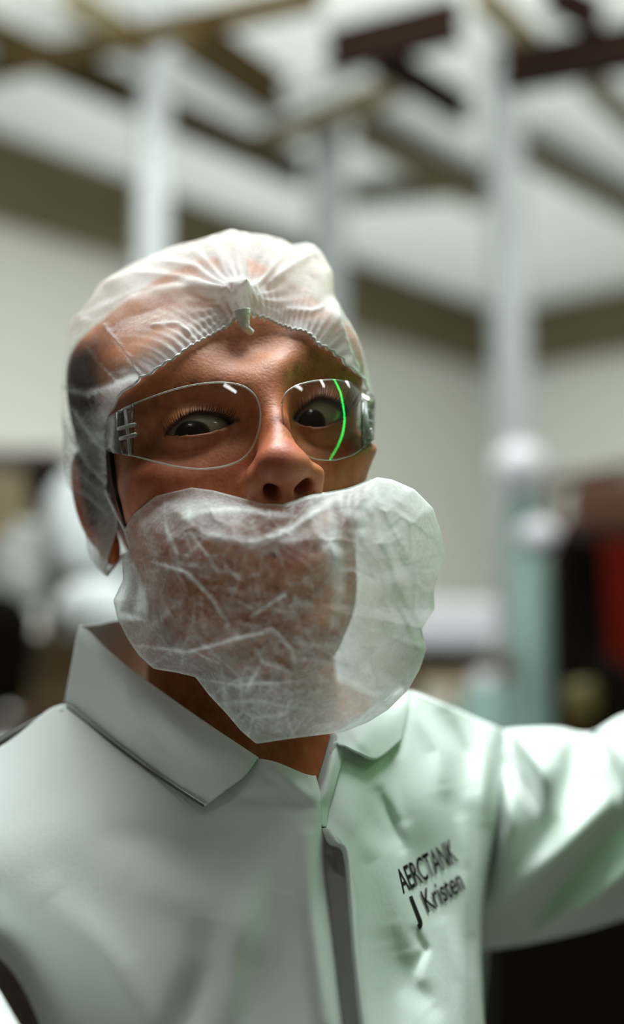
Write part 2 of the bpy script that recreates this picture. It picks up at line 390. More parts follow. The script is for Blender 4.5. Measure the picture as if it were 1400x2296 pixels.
def globe(px, py, rpx, dist, label):
    c = P(px, py, dist); me = bpy.data.meshes.new('globe'); bm = bmesh.new(); bmesh.ops.create_uvsphere(bm, u_segments=32, v_segments=20, radius=rpx / FL * dist)
    for v in bm.verts: v.co.z *= .9
    bm.to_mesh(me); bm.free(); o = link('white_globe', me, M_white); o.location = c; return tag(o, label, 'globe')
globe(1165, 1045, 62, 3.2, 'upper white round globe on top of the teal roll')
globe(1208, 1205, 48, 2.85, 'lower white round globe beside the teal roll')
zt2, ta2 = table('bench', 840, 1120, 1470, 3.2, .6, M_brown, 'brown bench behind the beard net carrying a white carton')
stand_box('white_carton', 880, 1105, 1345, 1450, 3.15, .3, M_white, 'white carton lying on the bench right of the beard net', 'box', .015)
# coats on a rail
rk = empty('coat_rack', floor_at(1340, 3.0), 'dark coat rail at the right edge holding red and black coats', 'rack')
a = floor_at(1240, 3.0); b_ = floor_at(1560, 2.8); zr = zpix(1340, 1080, 3.0)
adopt(tube_pts([(a[0], a[1], zr), (b_[0], b_[1], zr)], .014, 12, 'rail', M_wood), rk)
for q in (a, b_): adopt(tube_pts([(q[0], q[1], 0), (q[0], q[1], zr)], .016, 12, 'upright', M_wood), rk)
def coat(px, py0, py1, wpx, dist, mat, label, seed, cat='coat'):
    n, m = 30, 40; G = np.zeros((n, m, 3)); 
    z0 = zpix(px, py0, dist); c = floor_at(px, dist); wd = wpx / FL * dist / 2; z1 = zpix(px, py1, dist)
    for i in range(n):
        t = i / (n - 1); w = wd * (.25 + .75 * min(1, t / .16) ** .6) * (1 + .12 * t)
        for j in range(m):
            u = 2 * math.pi * j / m; k = 1 + .10 * math.sin(5 * u + seed) * t
            G[i, j] = (w * math.cos(u) * k, .07 * math.sin(u) * k, z0 + (z1 - z0) * t)
    o = grid_obj('hanging_coat', G, mat, None, wrap_m=True); o.location = (c[0], c[1], 0); return tag(o, label, cat)
coat(1385, 1100, 1700, 270, 3.2, M_red, 'dark red coat hanging on the rail at the right edge', 1)
coat(1290, 1170, 1640, 112, 2.75, M_dark, 'black coat hanging in front of the red coat', 2)
stand_box('cloth_box', 1285, 1480, 1070, 1190, 2.5, .12, M_rust, 'rust brown box above the red coat', 'box', .02)
sack('olive_bundle', 1302, 1580, 75, 110, 2.3, M_olive, 'olive round bundle beneath the black coat', 'bundle', 12)
sack('black_sack', 1385, 1600, 110, 260, 2.35, M_dark, 'black sack at the right edge beside the olive bundle', 'sack', 14)
stand_box('dark_backdrop', 1000, 1700, 1760, 2400, 1.7, .5, M_dark, 'black cabinet standing in for the darkness below the outstretched sleeve', 'backdrop', .01, True)  # added black block that stands in for the darkness behind the sleeve

# ------------------------------------------------------------------ the person: head frame and fit
def rotm(yaw, pitch, roll_):
    cy, sy = math.cos(yaw), math.sin(yaw); cp, sp = math.cos(pitch), math.sin(pitch); cr, sr = math.cos(roll_), math.sin(roll_)
    return np.array([[cy, -sy, 0], [sy, cy, 0], [0, 0, 1]]) @ np.array([[1, 0, 0], [0, cp, -sp], [0, sp, cp]]) @ np.array([[cr, 0, sr], [0, 1, 0], [-sr, 0, cr]])
HR = rotm(*np.radians([17.0, -5.0, -7.5])); HT = CAM + np.array([-.0495, .826, .157])
def to_world(c): return np.asarray(c) @ HR.T + HT
def to_head(w): return (np.asarray(w) - HT) @ HR
# landmarks (head frame) and where the photograph shows them
LM = [((-.033, -.0852, .021), (440, 950)), ((.033, -.0852, .021), (714, 930)), ((0, -.093, .028), (603, 900)), ((0, -.121, -.018), (632, 1030)),
      ((0, -.102, -.034), (640, 1120)), ((-.010, -.108, -.031), (606, 1100)), ((.010, -.108, -.031), (687, 1090)), ((-.078, .010, .01), (203, 1105)), ((.068, -.042, -.028), (822, 1060)),
      ((0, .0, .142), (500, 575)), ((0, -.09, -.112), (690, 1480)), ((-.074, .0, .07), (160, 800)), ((.074, .0, .07), (752, 770)), ((.055, -.02, .110), (690, 640)), ((-.055, -.07, -.02), (330, 1080)), ((0, -.092, .07), (585, 745)),
      ((-.0187, -.0765, .021), (524, 952)), ((-.0473, -.0765, .021), (372, 978)), ((.0187, -.0765, .021), (656, 946)), ((.0473, -.0765, .021), (778, 934)),
      ((0, -.104, -.055), (655, 1238)), ((-.024, -.093, -.055), (575, 1256)), ((.024, -.093, -.055), (728, 1228))]
LA = to_world(np.array([l[0] for l in LM])); LQ = proj(LA)[:, :2]; LT = np.array([l[1] for l in LM], float)
WLEV = []
LREG = np.array([12.0 if k in (9, 11, 12, 13, 14, 15) else 1.0 for k in range(len(LM))])
_q = LQ.copy()
for sg, rg_ in ((230.0, .12), (85.0, .03)):
    km = np.exp(-((_q[:, None] - _q[None]) ** 2).sum(-1) / (2 * sg ** 2)); wt = np.linalg.solve(km + np.diag(rg_ * LREG), LT - _q)
    WLEV.append((_q.copy(), wt, sg)); _q = _q + km @ wt
def warp(w):
    q = proj(w).copy()
    for c_, wt, sg in WLEV:
        k = np.exp(-((q[..., None, :2] - c_) ** 2).sum(-1) / (2 * sg ** 2)); q[..., :2] += k @ wt
    return P(q)
def place(c): return warp(to_world(c))

# signed distance modelling ------------------------------------------------
h = .00135
def axis(fine0, fine1, lo, hi, grow=1.18, mx=.02):
    a = list(np.arange(fine0, fine1 + h * .5, h)); s = h
    while a[-1] < hi: s = min(s * grow, mx); a.append(a[-1] + s)
    s = h
    while a[0] > lo: s = min(s * grow, mx); a.insert(0, a[0] - s)
    return np.array(a, np.float32)
GX = axis(-.098, .098, -.42, .62); GY = axis(-.130, .045, -.30, .34); GZ = axis(-.122, .150, -.62, .16)
D = np.full((len(GX), len(GY), len(GZ)), .5, np.float32)
def box_of(lo, hi):
    s = []
    for g, a, b in zip((GX, GY, GZ), lo, hi):
        i, j = np.searchsorted(g, a), np.searchsorted(g, b); s.append(slice(max(0, i - 1), min(len(g), j + 1)))
    return tuple(s)
def pts(s):
    return np.meshgrid(GX[s[0]], GY[s[1]], GZ[s[2]], indexing='ij', sparse=True)
def f_ell(x, y, z, c, r, R=None):
    X, Y, Z = x - c[0], y - c[1], z - c[2]
    if R is not None:
        X, Y, Z = [X * R[0, i] + Y * R[1, i] + Z * R[2, i] for i in range(3)]
    k0 = np.sqrt((X / r[0]) ** 2 + (Y / r[1]) ** 2 + (Z / r[2]) ** 2); k1 = np.sqrt((X / r[0] ** 2) ** 2 + (Y / r[1] ** 2) ** 2 + (Z / r[2] ** 2) ** 2)
    return (k0 * (k0 - 1) / (k1 + 1e-9)).astype(np.float32)
def f_cap(x, y, z, a, b, r0, r1=None):
    r1 = r0 if r1 is None else r1; a = np.array(a); b = np.array(b); ab = b - a
    t = np.clip(((x - a[0]) * ab[0] + (y - a[1]) * ab[1] + (z - a[2]) * ab[2]) / (ab @ ab), 0, 1)
    return (np.sqrt((x - a[0] - t * ab[0]) ** 2 + (y - a[1] - t * ab[1]) ** 2 + (z - a[2] - t * ab[2]) ** 2) - (r0 + (r1 - r0) * t)).astype(np.float32)
def smin(a, b, k):
    hh = np.maximum(k - np.abs(a - b), 0) / k; return np.minimum(a, b) - hh * hh * k * .25
def smax(a, b, k): return -smin(-a, -b, k)
def op(fn, lo, hi, k, sub=False, pad=.02):
    lo = np.array(lo) - pad - k; hi = np.array(hi) + pad + k
    s = box_of(lo, hi); x, y, z = pts(s); f = fn(x, y, z)
    D[s] = smax(D[s], -f, k) if sub else smin(D[s], f, k)
def ell(c, r, k=.01, sub=False, R=None, pad=.02):
    c = np.array(c); rr = max(r) if R is not None else np.array(r)
    op(lambda x, y, z: f_ell(x, y, z, c, r, R), c - rr, c + rr, k, sub, pad)
def cap(a, b, r0, r1=None, k=.008, sub=False, pad=.02):
    a, b = np.array(a), np.array(b); r = max(r0, r1 or r0)
    op(lambda x, y, z: f_cap(x, y, z, a, b, r0, r1), np.minimum(a, b) - r, np.maximum(a, b) + r, k, sub, pad)
# torso and limbs first (under the clothes)
hw = lambda px, py, d: to_head(P(px, py, d))
nb = hw(545, 1780, .885)
ell((0, .012, .052), (.0765, .094, .088), .01, pad=.12)
cap((0, .022, -.03), nb, .055, .062, .04, pad=.08)
cap(hw(330, 1840, .88), hw(880, 1840, .97), .048, k=.05, pad=.1)
cap(hw(460, 2050, .85), hw(740, 2050, .90), .075, k=.06, pad=.1); cap(hw(470, 2500, .82), hw(720, 2500, .86), .080, k=.06, pad=.1)
cap(hw(300, 1850, .88), hw(-330, 1960, .86), .042, .040, k=.04, pad=.1); cap(hw(-330, 1960, .86), hw(-390, 2060, .80), .040, .038, k=.03, pad=.1); cap(hw(-390, 2060, .80), hw(-265, 2300, .70), .040, .036, k=.03, pad=.1)
cap(hw(880, 1840, .97), hw(1130, 1850, 1.02), .044, .042, k=.04, pad=.1); cap(hw(1130, 1850, 1.02), hw(1700, 1800, 1.05), .042, .038, k=.03, pad=.1)
# head masses
ell((0, -.030, -.005), (.0665, .060, .085), .02)
ell((0, -.034, -.066), (.055, .052, .046), .025)
ell((0, -.070, -.094), (.026, .022, .022), .028)
for s in (-1, 1):
    ell((s * .044, -.052, -.014), (.022, .024, .020), .022)
    cap((s * .010, -.083, .040), (s * .046, -.066, .044), .0080, .0070, .022)
    ell((s * .036, -.052, .054), (.026, .028, .024), .02)
    ell((s * .033, -.102, .020), (.0185, .020, .0130), .014, True)
    ell((s * .033, -.066, .019), (.016, .016, .015), .006)
cap((0, -.086, .030), (0, -.1085, -.014), .0092, .0135, .012)
ell((0, -.1090, -.0190), (.0150, .0135, .0125), .010)
for s in (-1, 1):
    ell((s * .0150, -.0985, -.0245), (.0090, .0130, .0100), .006)
cap((0, -.108, -.026), (0, -.100, -.034), .0045, .005, .006)
for s in (-1, 1):
    cap((s * .0088, -.110, -.0370), (s * .0085, -.099, -.017), .0058, .0044, .0025, True)
    cap((s * .021, -.098, -.022), (s * .034, -.088, -.052), .0022, .0018, .008, True)
ell((0, -.089, -.054), (.030, .014, .020), .016)
ell((0, -.0985, -.0505), (.021, .007, .0048), .006); ell((0, -.0975, -.0605), (.019, .007, .0058), .006)
cap((-.022, -.1010, -.0555), (.022, -.1010, -.0555), .0012, .0012, .003, True)
# eyelids around the eyeballs
EY = .0152
for s in (-1, 1):
    c = np.array((s * .033, -.0700, .0210))
    def lids(x, y, z, c=c, s=s):
        sh_ = np.abs(f_ell(x, y, z, c, (EY + .0013,) * 3)) - .0013
        u = (x - c[0]) / .0145; up_ = c[2] + .0056 * (1 - np.clip(np.abs(u), 0, 1) ** 2.0) * (1 - .38 * np.clip(s * u, 0, 1)) * 1.0; lo_ = c[2] - .0056 * (1 - np.clip(np.abs(u), 0, 1) ** 2.0)
        opn = np.maximum(np.maximum(z - up_, lo_ - z), np.abs(x - c[0]) - .0145); opn = np.maximum(opn, y - (c[1] - .002))
        return np.maximum(sh_, -opn).astype(np.float32)
    # clear the ball, then add the lids
    s_ = box_of(c - .025, c + .025); x, y, z = pts(s_)
    ball = f_ell(x, y, z, c, (EY,) * 3); D[s_] = smax(D[s_], -ball, .001)
    u = (x - c[0]) / .0145; up_ = c[2] + .0056 * (1 - np.clip(np.abs(u), 0, 1) ** 2.0) * (1 - .38 * np.clip(s * u, 0, 1)); lo_ = c[2] - .0056 * (1 - np.clip(np.abs(u), 0, 1) ** 2.0)
    cut = np.maximum(np.maximum(np.maximum(z - up_, lo_ - z), np.abs(x - c[0]) - .0145), y - (c[1] - .004)).astype(np.float32)
    D[s_] = smin(D[s_], lids(x, y, z), .003)
    D[s_] = smax(D[s_], -cut, .0012)
# ears
for s in (-1, 1):
    Re = rotm(s * math.radians(-22), math.radians(-12), 0)
    ell((s * .0765, .016, .004), (.0065, .018, .031), .006, R=Re)
    ell((s * .081, .013, .006), (.0055, .011, .019), .004, True, R=Re)
    ell((s * .0745, .008, -.026), (.006, .008, .009), .006)
# forehead creases
for zz in (.062, .071, .080):
    cap((-.035, -.086, zz + .003), (.035, -.086, zz + .003), .0006, k=.004, sub=True)

def surface_nets(D, gx, gy, gz):
    neg = D < 0; nx, ny, nz = D.shape
    c = np.zeros((nx - 1, ny - 1, nz - 1), np.uint8)
    for i in (0, 1):
        for j in (0, 1):
            for k in (0, 1): c += neg[i:nx - 1 + i, j:ny - 1 + j, k:nz - 1 + k]
    I = np.argwhere((c > 0) & (c < 8)); idx = np.full(c.shape, -1, np.int32); idx[tuple(I.T)] = np.arange(len(I))
    acc = np.zeros((len(I), 3)); cnt = np.zeros(len(I)); G = (gx, gy, gz)
    corners = [(i, j, k) for i in (0, 1) for j in (0, 1) for k in (0, 1)]
    for a in corners:
        for ax in range(3):
            if a[ax]: continue
            b = list(a); b[ax] = 1
            ia = I + np.array(a); ib = I + np.array(b); va = D[tuple(ia.T)]; vb = D[tuple(ib.T)]
            m = (va < 0) != (vb < 0); t = va[m] / (va[m] - vb[m])
            p = np.stack([G[q][ia[m][:, q]] for q in range(3)], 1).astype(float); p2 = G[ax][ib[m][:, ax]]
            p[:, ax] = p[:, ax] + t * (p2 - p[:, ax]); acc[m] += p; cnt[m] += 1
    V = acc / cnt[:, None]; Fs = []
    for ax in range(3):
        sl0 = [slice(1, -1)] * 3; sl0[ax] = slice(0, -1); sl1 = [slice(1, -1)] * 3; sl1[ax] = slice(1, None)
        A = neg[tuple(sl0)]; B = neg[tuple(sl1)]; E_ = np.argwhere(A != B); pol = A[tuple(E_.T)]
        off = np.ones(3, int); off[ax] = 0; E_ = E_ + off; o1, o2 = [(1, 2), (2, 0), (0, 1)][ax]
        def cell(d1, d2):
            e = E_.copy(); e[:, o1] -= d1; e[:, o2] -= d2; return idx[tuple(e.T)]
        q = np.stack([cell(1, 1), cell(0, 1), cell(0, 0), cell(1, 0)], 1)
        q[~pol] = q[~pol][:, ::-1]; Fs.append(q[(q >= 0).all(1)])
    return V, np.concatenate(Fs)
BV, BF = surface_nets(D, GX, GY, GZ)
del D
if np.einsum('ij,ij->i', BV[BF[:, 0]], np.cross(BV[BF[:, 1]], BV[BF[:, 2]])).sum() < 0: BF = BF[:, ::-1].copy()
BW = place(BV)
# skin tone: colour differences of the skin, shade painted under eyes and in nostrils
def gs(c, r): return np.exp(-(((BV - np.array(c)) / np.array(r)) ** 2).sum(1))
base_skin = np.array([.48, .172, .062]); tone = np.tile(base_skin, (len(BV), 1))
red = np.clip(gs((0, -.115, -.018), (.02, .03, .018)) + .8 * gs((-.05, -.06, -.02), (.03, .04, .03)) + .45 * gs((.05, -.06, -.02), (.03, .04, .025)) + .8 * gs((-.082, .016, .01), (.02, .03, .04)) + .5 * gs((0, -.09, .02), (.01, .02, .02)), 0, 1)
tone = tone * (1 - red[:, None] * .75) + np.array([.56, .165, .120]) * red[:, None] * .75
lip = np.clip(gs((0, -.104, -.055), (.018, .02, .008)), 0, 1)[:, None]; tone = tone * (1 - lip) + np.array([.36, .10, .08]) * lip
for s in (-1, 1):
    e = np.array((s * .033, -.0700, .021)); r_ = np.linalg.norm(BV - e, axis=1)
    u = (BV[:, 0] - e[0]) / .0145; upl = e[2] + .0060 * (1 - np.clip(np.abs(u), 0, 1) ** 2.0) * (1 - .38 * np.clip(s * u, 0, 1))
    lash = np.exp(-((BV[:, 2] - upl) / .0016) ** 2) * (np.abs(u) < 1.08) * (r_ < .022) * (BV[:, 1] < e[1])
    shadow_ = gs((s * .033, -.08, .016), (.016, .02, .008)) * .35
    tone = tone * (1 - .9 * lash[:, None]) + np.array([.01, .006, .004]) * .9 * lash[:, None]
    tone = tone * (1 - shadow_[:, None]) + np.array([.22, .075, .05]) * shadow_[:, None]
    bd, _ = polydist(BV[:, [0, 2]], [(s * .012, .036), (s * .030, .045), (s * .052, .038)])
    brow = np.exp(-(bd / .0035) ** 2) * (BV[:, 1] < -.03) * (.25 + .25 * noise3(BV, 900, 3)).clip(0, 1)
    tone = tone * (1 - brow[:, None]) + np.array([.08, .035, .015]) * brow[:, None]
nost = np.clip(gs((-.0075, -.104, -.027), (.0045, .008, .009)) + gs((.0075, -.104, -.027), (.0045, .008, .009)), 0, 1)[:, None]
tone = tone * (1 - .6 * nost) + np.array([.10, .02, .015]) * .6 * nost

root = empty('person', P(560, 1148, .95) * np.array([1, 1, 0]), 'man in white coverall, hair net and beard net, one arm held out to the side', 'person')
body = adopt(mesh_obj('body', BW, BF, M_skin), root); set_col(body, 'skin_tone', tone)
bvhW = BVHTree.FromPolygons([tuple(v) for v in BW], [tuple(int(i) for i in f) for f in BF])
bvhC = BVHTree.FromPolygons([tuple(v) for v in BV], [tuple(int(i) for i in f) for f in BF])
FC = BV[BF].mean(1)
def hit(px, py):
    v = ray(px, py); r = bvhW.ray_cast(Vector(CAM), Vector(v), 3.0)
    if r[0] is None: return None, None
    return np.array(r[0]), FC[r[2]]

# eyes
def eye_mat():
    m, nt, N, L, b = new_mat('eye'); at = N.new('ShaderNodeAttribute'); at.attribute_name = 'iris'
    L.new(at.outputs['Color'], b.inputs['Base Color']); b.inputs['Roughness'].default_value = .25; b.inputs['Coat Weight'].default_value = .45; b.inputs['Specular IOR Level'].default_value = .2; b.inputs['Coat Roughness'].default_value = .0
    return m
M_eye = eye_mat()
for s in (-1, 1):
    c = np.array((s * .033, -.0700, .0210)); n, m = 40, 64
    g = to_head(CAM) - c; g /= np.linalg.norm(g); t1 = np.cross(g, (0, 0, 1)); t1 /= np.linalg.norm(t1); t2 = np.cross(t1, g)
    th = np.linspace(0.0005, math.pi, n) ** 1.3 / math.pi ** .3; ph = np.linspace(0, 2 * math.pi, m, endpoint=False)
    T_, F_ = np.meshgrid(th, ph, indexing='ij'); R_ = (EY - .0003) + .0007 * np.exp(-(T_ / .42) ** 2)
    Gc = c + R_[..., None] * (np.cos(T_)[..., None] * g + np.sin(T_)[..., None] * (np.cos(F_)[..., None] * t1 + np.sin(F_)[..., None] * t2))
    o = adopt(grid_obj('eye', place(Gc), M_eye, None, wrap_m=True), root)
    col = np.where((T_ < .26)[..., None], (.004, .004, .004), np.where((T_ < .44)[..., None], (.006, .004, .003), np.where((T_ < .48)[..., None], (.02, .015, .01), (.30, .27, .20))))
    set_col(o, 'iris', col.reshape(-1, 3))

M_lash = simple('dark_lash', (.012, .007, .004), .7, spec=.1)
for s in (-1, 1):
    c = np.array((s * .033, -.0700, .0210)); V = []; Fc = []
    for k in range(34):
        u = -.95 + 1.9 * k / 33; zz = c[2] + .0060 * (1 - u * u) * (1 - .38 * max(0, s * u)); xx = c[0] + u * .0145
        yy = c[1] - math.sqrt(max(1e-6, (EY + .0022) ** 2 - (xx - c[0]) ** 2 - (zz - c[2]) ** 2))
        rt = np.array([xx, yy, zz]); L_ = .0055 + .003 * max(0, s * u) + RNG.uniform(-.001, .001); dr = np.array([u * .75 + RNG.uniform(-.12, .12), -.8, .35]); dr /= np.linalg.norm(dr); sd = np.array([1, 0, 0]) * .00032; sv = np.cross(dr, sd / .00032) * .00032; b0 = len(V)
        for t in (0, .5, 1.0):
            p_ = rt + dr * L_ * t + np.array([0, 0, -.0012]) * math.sin(t * math.pi) + np.array([0, 0, .0016]) * t * t
            for e_ in (sd, sv, -sd, -sv): V.append(p_ + e_ * (1.05 - t))
        for t in (0, 1):
            for e_ in range(4): Fc.append((b0 + t * 4 + e_, b0 + t * 4 + (e_ + 1) % 4, b0 + t * 4 + 4 + (e_ + 1) % 4, b0 + t * 4 + 4 + e_))
    adopt(mesh_obj('eyelashes', place(np.array(V)), Fc, M_lash), root)

# short hair, sideburn and stubble: thin fuzzy shells cut from the scalp and jaw, plus painted neck shade
M_hair = None
def fuzz_mat():
    m, nt, N, L, b = new_mat('short_hair'); out = N['Material Output']; tc = N.new('ShaderNodeTexCoord')
    n = N.new('ShaderNodeTexNoise'); n.inputs['Scale'].default_value = 420; n.inputs['Detail'].default_value = 4; L.new(tc.outputs['Object'], n.inputs['Vector'])
    at = N.new('ShaderNodeAttribute'); at.attribute_name = 'weave'
    ad = N.new('ShaderNodeMath'); ad.operation = 'MULTIPLY_ADD'; L.new(n.outputs['Fac'], ad.inputs[0]); ad.inputs[1].default_value = 1.6; ad.inputs[2].default_value = -.85
    sm = N.new('ShaderNodeMath'); sm.operation = 'ADD'; sm.use_clamp = True; L.new(ad.outputs[0], sm.inputs[0]); L.new(at.outputs['Fac'], sm.inputs[1])
    mu = N.new('ShaderNodeMath'); mu.operation = 'MULTIPLY'; L.new(sm.outputs[0], mu.inputs[0]); L.new(at.outputs['Fac'], mu.inputs[1])
    b.inputs['Base Color'].default_value = (.026, .012, .004, 1); b.inputs['Roughness'].default_value = .8
    tr = N.new('ShaderNodeBsdfTransparent'); ms = N.new('ShaderNodeMixShader'); L.new(mu.outputs[0], ms.inputs[0]); L.new(tr.outputs[0], ms.inputs[1]); L.new(b.outputs[0], ms.inputs[2])
    L.new(ms.outputs[0], out.inputs[0]); return m
M_hair = fuzz_mat()
me_ = body.data; nrm = np.zeros(len(BW) * 3); me_.vertices.foreach_get('normal', nrm); nrm = nrm.reshape(-1, 3)
def shell(name, dens, off):
    keep = dens > .02; f = BF[keep[BF].all(1)]; used = np.unique(f); mp = np.full(len(BW), -1); mp[used] = np.arange(len(used))
    o = adopt(mesh_obj(name, BW[used] + nrm[used] * off, mp[f], M_hair), root); set_attr(o, 'weave', dens[used]); return o
x, y, z = BV.T
sm_ = lambda e0, e1, v: np.clip((v - e0) / (e1 - e0), 0, 1) ** 2 * (3 - 2 * np.clip((v - e0) / (e1 - e0), 0, 1))
head_only = z > -.125
hair_d = sm_(-.056, -.016, y) * sm_(.12, .06, z) * sm_(-.03, 0, z) * (np.abs(x) < .0805) * head_only
shell('hair', hair_d * .95, .0012)
beard_d = sm_(-.030, -.055, z) * sm_(-.012, -.03, y) * sm_(-.128, -.115, z) * (1 - np.exp(-((x / .026) ** 2 + ((z + .055) / .012) ** 2)))
neck_shade = sm_(-.095, -.115, z) * sm_(-.20, -.17, z) * .45  # painted neck shade, carried by the stubble shell
shell('beard', np.maximum(np.clip(beard_d, 0, 1) * .48, neck_shade * .8), .0008)

# ------------------------------------------------------------------ coverall
def qproj(G): return proj(G)[..., :2]
def sculpt(G, folds):
    """raise (+) or sink (-) folds of the cloth towards the viewer-facing side, metres"""
    q = qproj(G); d = np.zeros(G.shape[:2])
    for line, width, amp in folds:
        dist, fr = polydist(q, line); d += amp * np.exp(-(dist / width) ** 2) * np.sin(np.pi * np.clip(fr * .84 + .08, 0, 1)) ** .6
    v = CAM - G; v /= np.linalg.norm(v, axis=-1)[..., None]
    return G + v * d[..., None]
cover = adopt(bpy.data.objects.new('coverall', None), root); SC.collection.objects.link(cover); cover['label'] = 'white coverall with zip front and black lettering on the chest'
def cl(name, C, n, m, folds=(), mat=M_tyvek, thick=.0007, parent=None, wob=.0003, seed=0):
    G = P(bicubic(np.array(C, float), n, m)); G = G + (noise3(G, 40, seed, 2) * wob)[..., None] * np.array([0, -1.0, .2])
    G = sculpt(G, folds); o = grid_obj(name, G, mat, parent or cover, thick=thick); return o, G
# his right front (left in the picture): rows from shoulder and neckline down, columns from armhole to zip
LP = [
 [(-300, 1840, .87), (0, 1676, .832), (145, 1580, .838), (290, 1662, .808), (430, 1738, .778), (575, 1702, .758), (684, 1736, .752)],
 [(-320, 1880, .84), (-40, 1840, .785), (130, 1750, .790), (290, 1790, .767), (440, 1840, .752), (582, 1830, .742), (698, 1800, .743)],
 [(-300, 1960, .82), (-45, 1950, .765), (150, 1880, .755), (300, 1900, .742), (450, 1930, .735), (590, 1930, .728), (704, 1925, .728)],
 [(-140, 2060, .86), (0, 2060, .762), (175, 2045, .735), (310, 2040, .722), (460, 2040, .717), (600, 2040, .712), (716, 2040, .712)],
 [(30, 2180, .87), (80, 2150, .757), (230, 2180, .722), (345, 2180, .707), (480, 2180, .700), (615, 2180, .697), (732, 2180, .697)],
 [(140, 2430, .87), (190, 2400, .745), (290, 2400, .712), (395, 2400, .692), (520, 2400, .682), (640, 2400, .677), (758, 2400, .677)]]
LP = [r + [(r[-1][0] + 24, r[-1][1] + 4, r[-1][2] + (.004 if i_ < 2 else .013))] for i_, r in enumerate(LP)]
LF = [([(600, 1712), (660, 1760), (697, 1795)], 14, .0035), ([(540, 1790), (640, 1800), (694, 1806)], 14, -.003), ([(260, 1870), (400, 1885), (520, 1850)], 34, -.004), ([(300, 1960), (430, 2010), (560, 2100)], 50, .004),
      ([(470, 2060), (455, 2180), (430, 2300)], 40, -.005), ([(620, 2000), (590, 2120), (560, 2300)], 34, -.003), ([(440, 2190), (400, 2290), (360, 2380)], 24, -.006), ([(690, 1880), (700, 2040), (728, 2290)], 18, .004),
      ([(120, 2010), (260, 2180), (330, 2330)], 45, .006), ([(560, 1980), (520, 2150), (500, 2320)], 30, .004)]
cl('front_panel', LP, 150, 200, [(l_, w_ * 1.2, a_ * 1.2) for l_, w_, a_ in LF], seed=1)
# his left front
RP = [
 [(748, 1665, .775), (790, 1640, .800), (850, 1590, .832), (905, 1549, .858), (1000, 1580, .905), (1080, 1616, .940), (1130, 1642, .965), (1150, 1700, 1.10)],
 [(716, 1825, .752), (775, 1800, .757), (840, 1790, .777), (900, 1780, .802), (985, 1770, .838), (1060, 1790, .878), (1116, 1830, .935), (1130, 1850, 1.10)],
 [(776, 1915, .727), (830, 1925, .745), (880, 1935, .775), (930, 1940, .800), (1000, 1945, .822), (1052, 1960, .845), (1084, 1990, .90), (1092, 1990, 1.09)],
 [(793, 2130, .707), (840, 2130, .720), (890, 2130, .745), (940, 2130, .770), (1000, 2130, .795), (1048, 2130, .820), (1076, 2130, .87), (1074, 2130, 1.06)],
 [(822, 2400, .683), (862, 2400, .688), (904, 2400, .700), (950, 2400, .716), (1010, 2400, .742), (1060, 2400, .782), (1092, 2400, .85), (1070, 2400, 1.05)]]
RF = [([(905, 1560), (870, 1700), (900, 1830)], 22, -.005), ([(850, 1780), (880, 1850), (895, 1900)], 16, -.007), ([(940, 1590), (990, 1680), (1000, 1760)], 26, .006), ([(1000, 1610), (1035, 1690), (1050, 1760)], 22, -.008),
      ([(1085, 1640), (1092, 1740), (1098, 1830)], 24, .008), ([(800, 1860), (860, 1920), (885, 2060)], 30, .005), ([(880, 1900), (900, 2050), (905, 2130)], 20, .003), ([(905, 2140), (920, 2210), (960, 2260)], 30, -.008), ([(870, 2120), (880, 2230), (900, 2330)], 34, -.006),
      ([(1000, 2080), (1040, 2200), (1060, 2330)], 22, .003), ([(930, 2090), (950, 2130), (935, 2170)], 12, -.004), ([(1040, 1850), (1060, 1950), (1060, 2080)], 20, .004)]
FP2, G_R = cl('front_panel', RP, 150, 190, [(l_, w_, a_ * 1.6) for l_, w_, a_ in RF], seed=2)
# curled zip flap edge, brown shade channel and zip
cl('zip_flap', [[(722, 1858, .741), (742, 1862, .738), (776, 1915, .729)], [(738, 1892, .735), (760, 1890, .728), (782, 1925, .728)], [(770, 1915, .728), (780, 1912, .723), (790, 1960, .724)],
                [(783, 2040, .712), (791, 2040, .709), (800, 2045, .712)], [(793, 2160, .700), (801, 2160, .697), (809, 2160, .702)], [(818, 2400, .680), (829, 2400, .677), (838, 2400, .682)]], 80, 12, seed=3)
cl('zip_tape', [[(690, 1790, .762), (712, 1800, .763), (742, 1810, .762)], [(690, 1900, .756), (735, 1900, .756), (790, 1905, .748)], [(705, 2040, .740), (755, 2040, .739), (800, 2040, .730)],
                [(722, 2180, .725), (770, 2180, .724), (815, 2180, .716)], [(745, 2400, .706), (790, 2400, .705), (835, 2400, .697)]], 60, 10, seed=4)
zp = [(699, 1796, .749), (706, 1815, .747), (714, 1836, .744), (722, 1862, .742)]
zo = adopt(tube_pts(P(np.array(zp)), [.0012, .0016, .0018, .0014], 8, 'zip', M_zip, None, n=24), cover)
bm = bmesh.new(); bm_box(bm, (0, 0, 0), (.003, .0016, .008), None, .0006); o = bm_obj('zip_pull', bm, M_zip, zo); o.location = P(709, 1828, .742)
# inner facing strip standing beside the open neck
cl('neck_facing', [[(742, 1648, .800), (756, 1645, .792), (768, 1668, .780)], [(727, 1700, .778), (745, 1700, .768), (765, 1715, .772)], [(706, 1770, .758), (728, 1770, .750), (750, 1770, .758)], [(700, 1800, .752), (716, 1812, .744), (738, 1812, .752)], [(712, 1848, .746), (720, 1852, .741), (732, 1856, .744)]], 40, 12, seed=5)
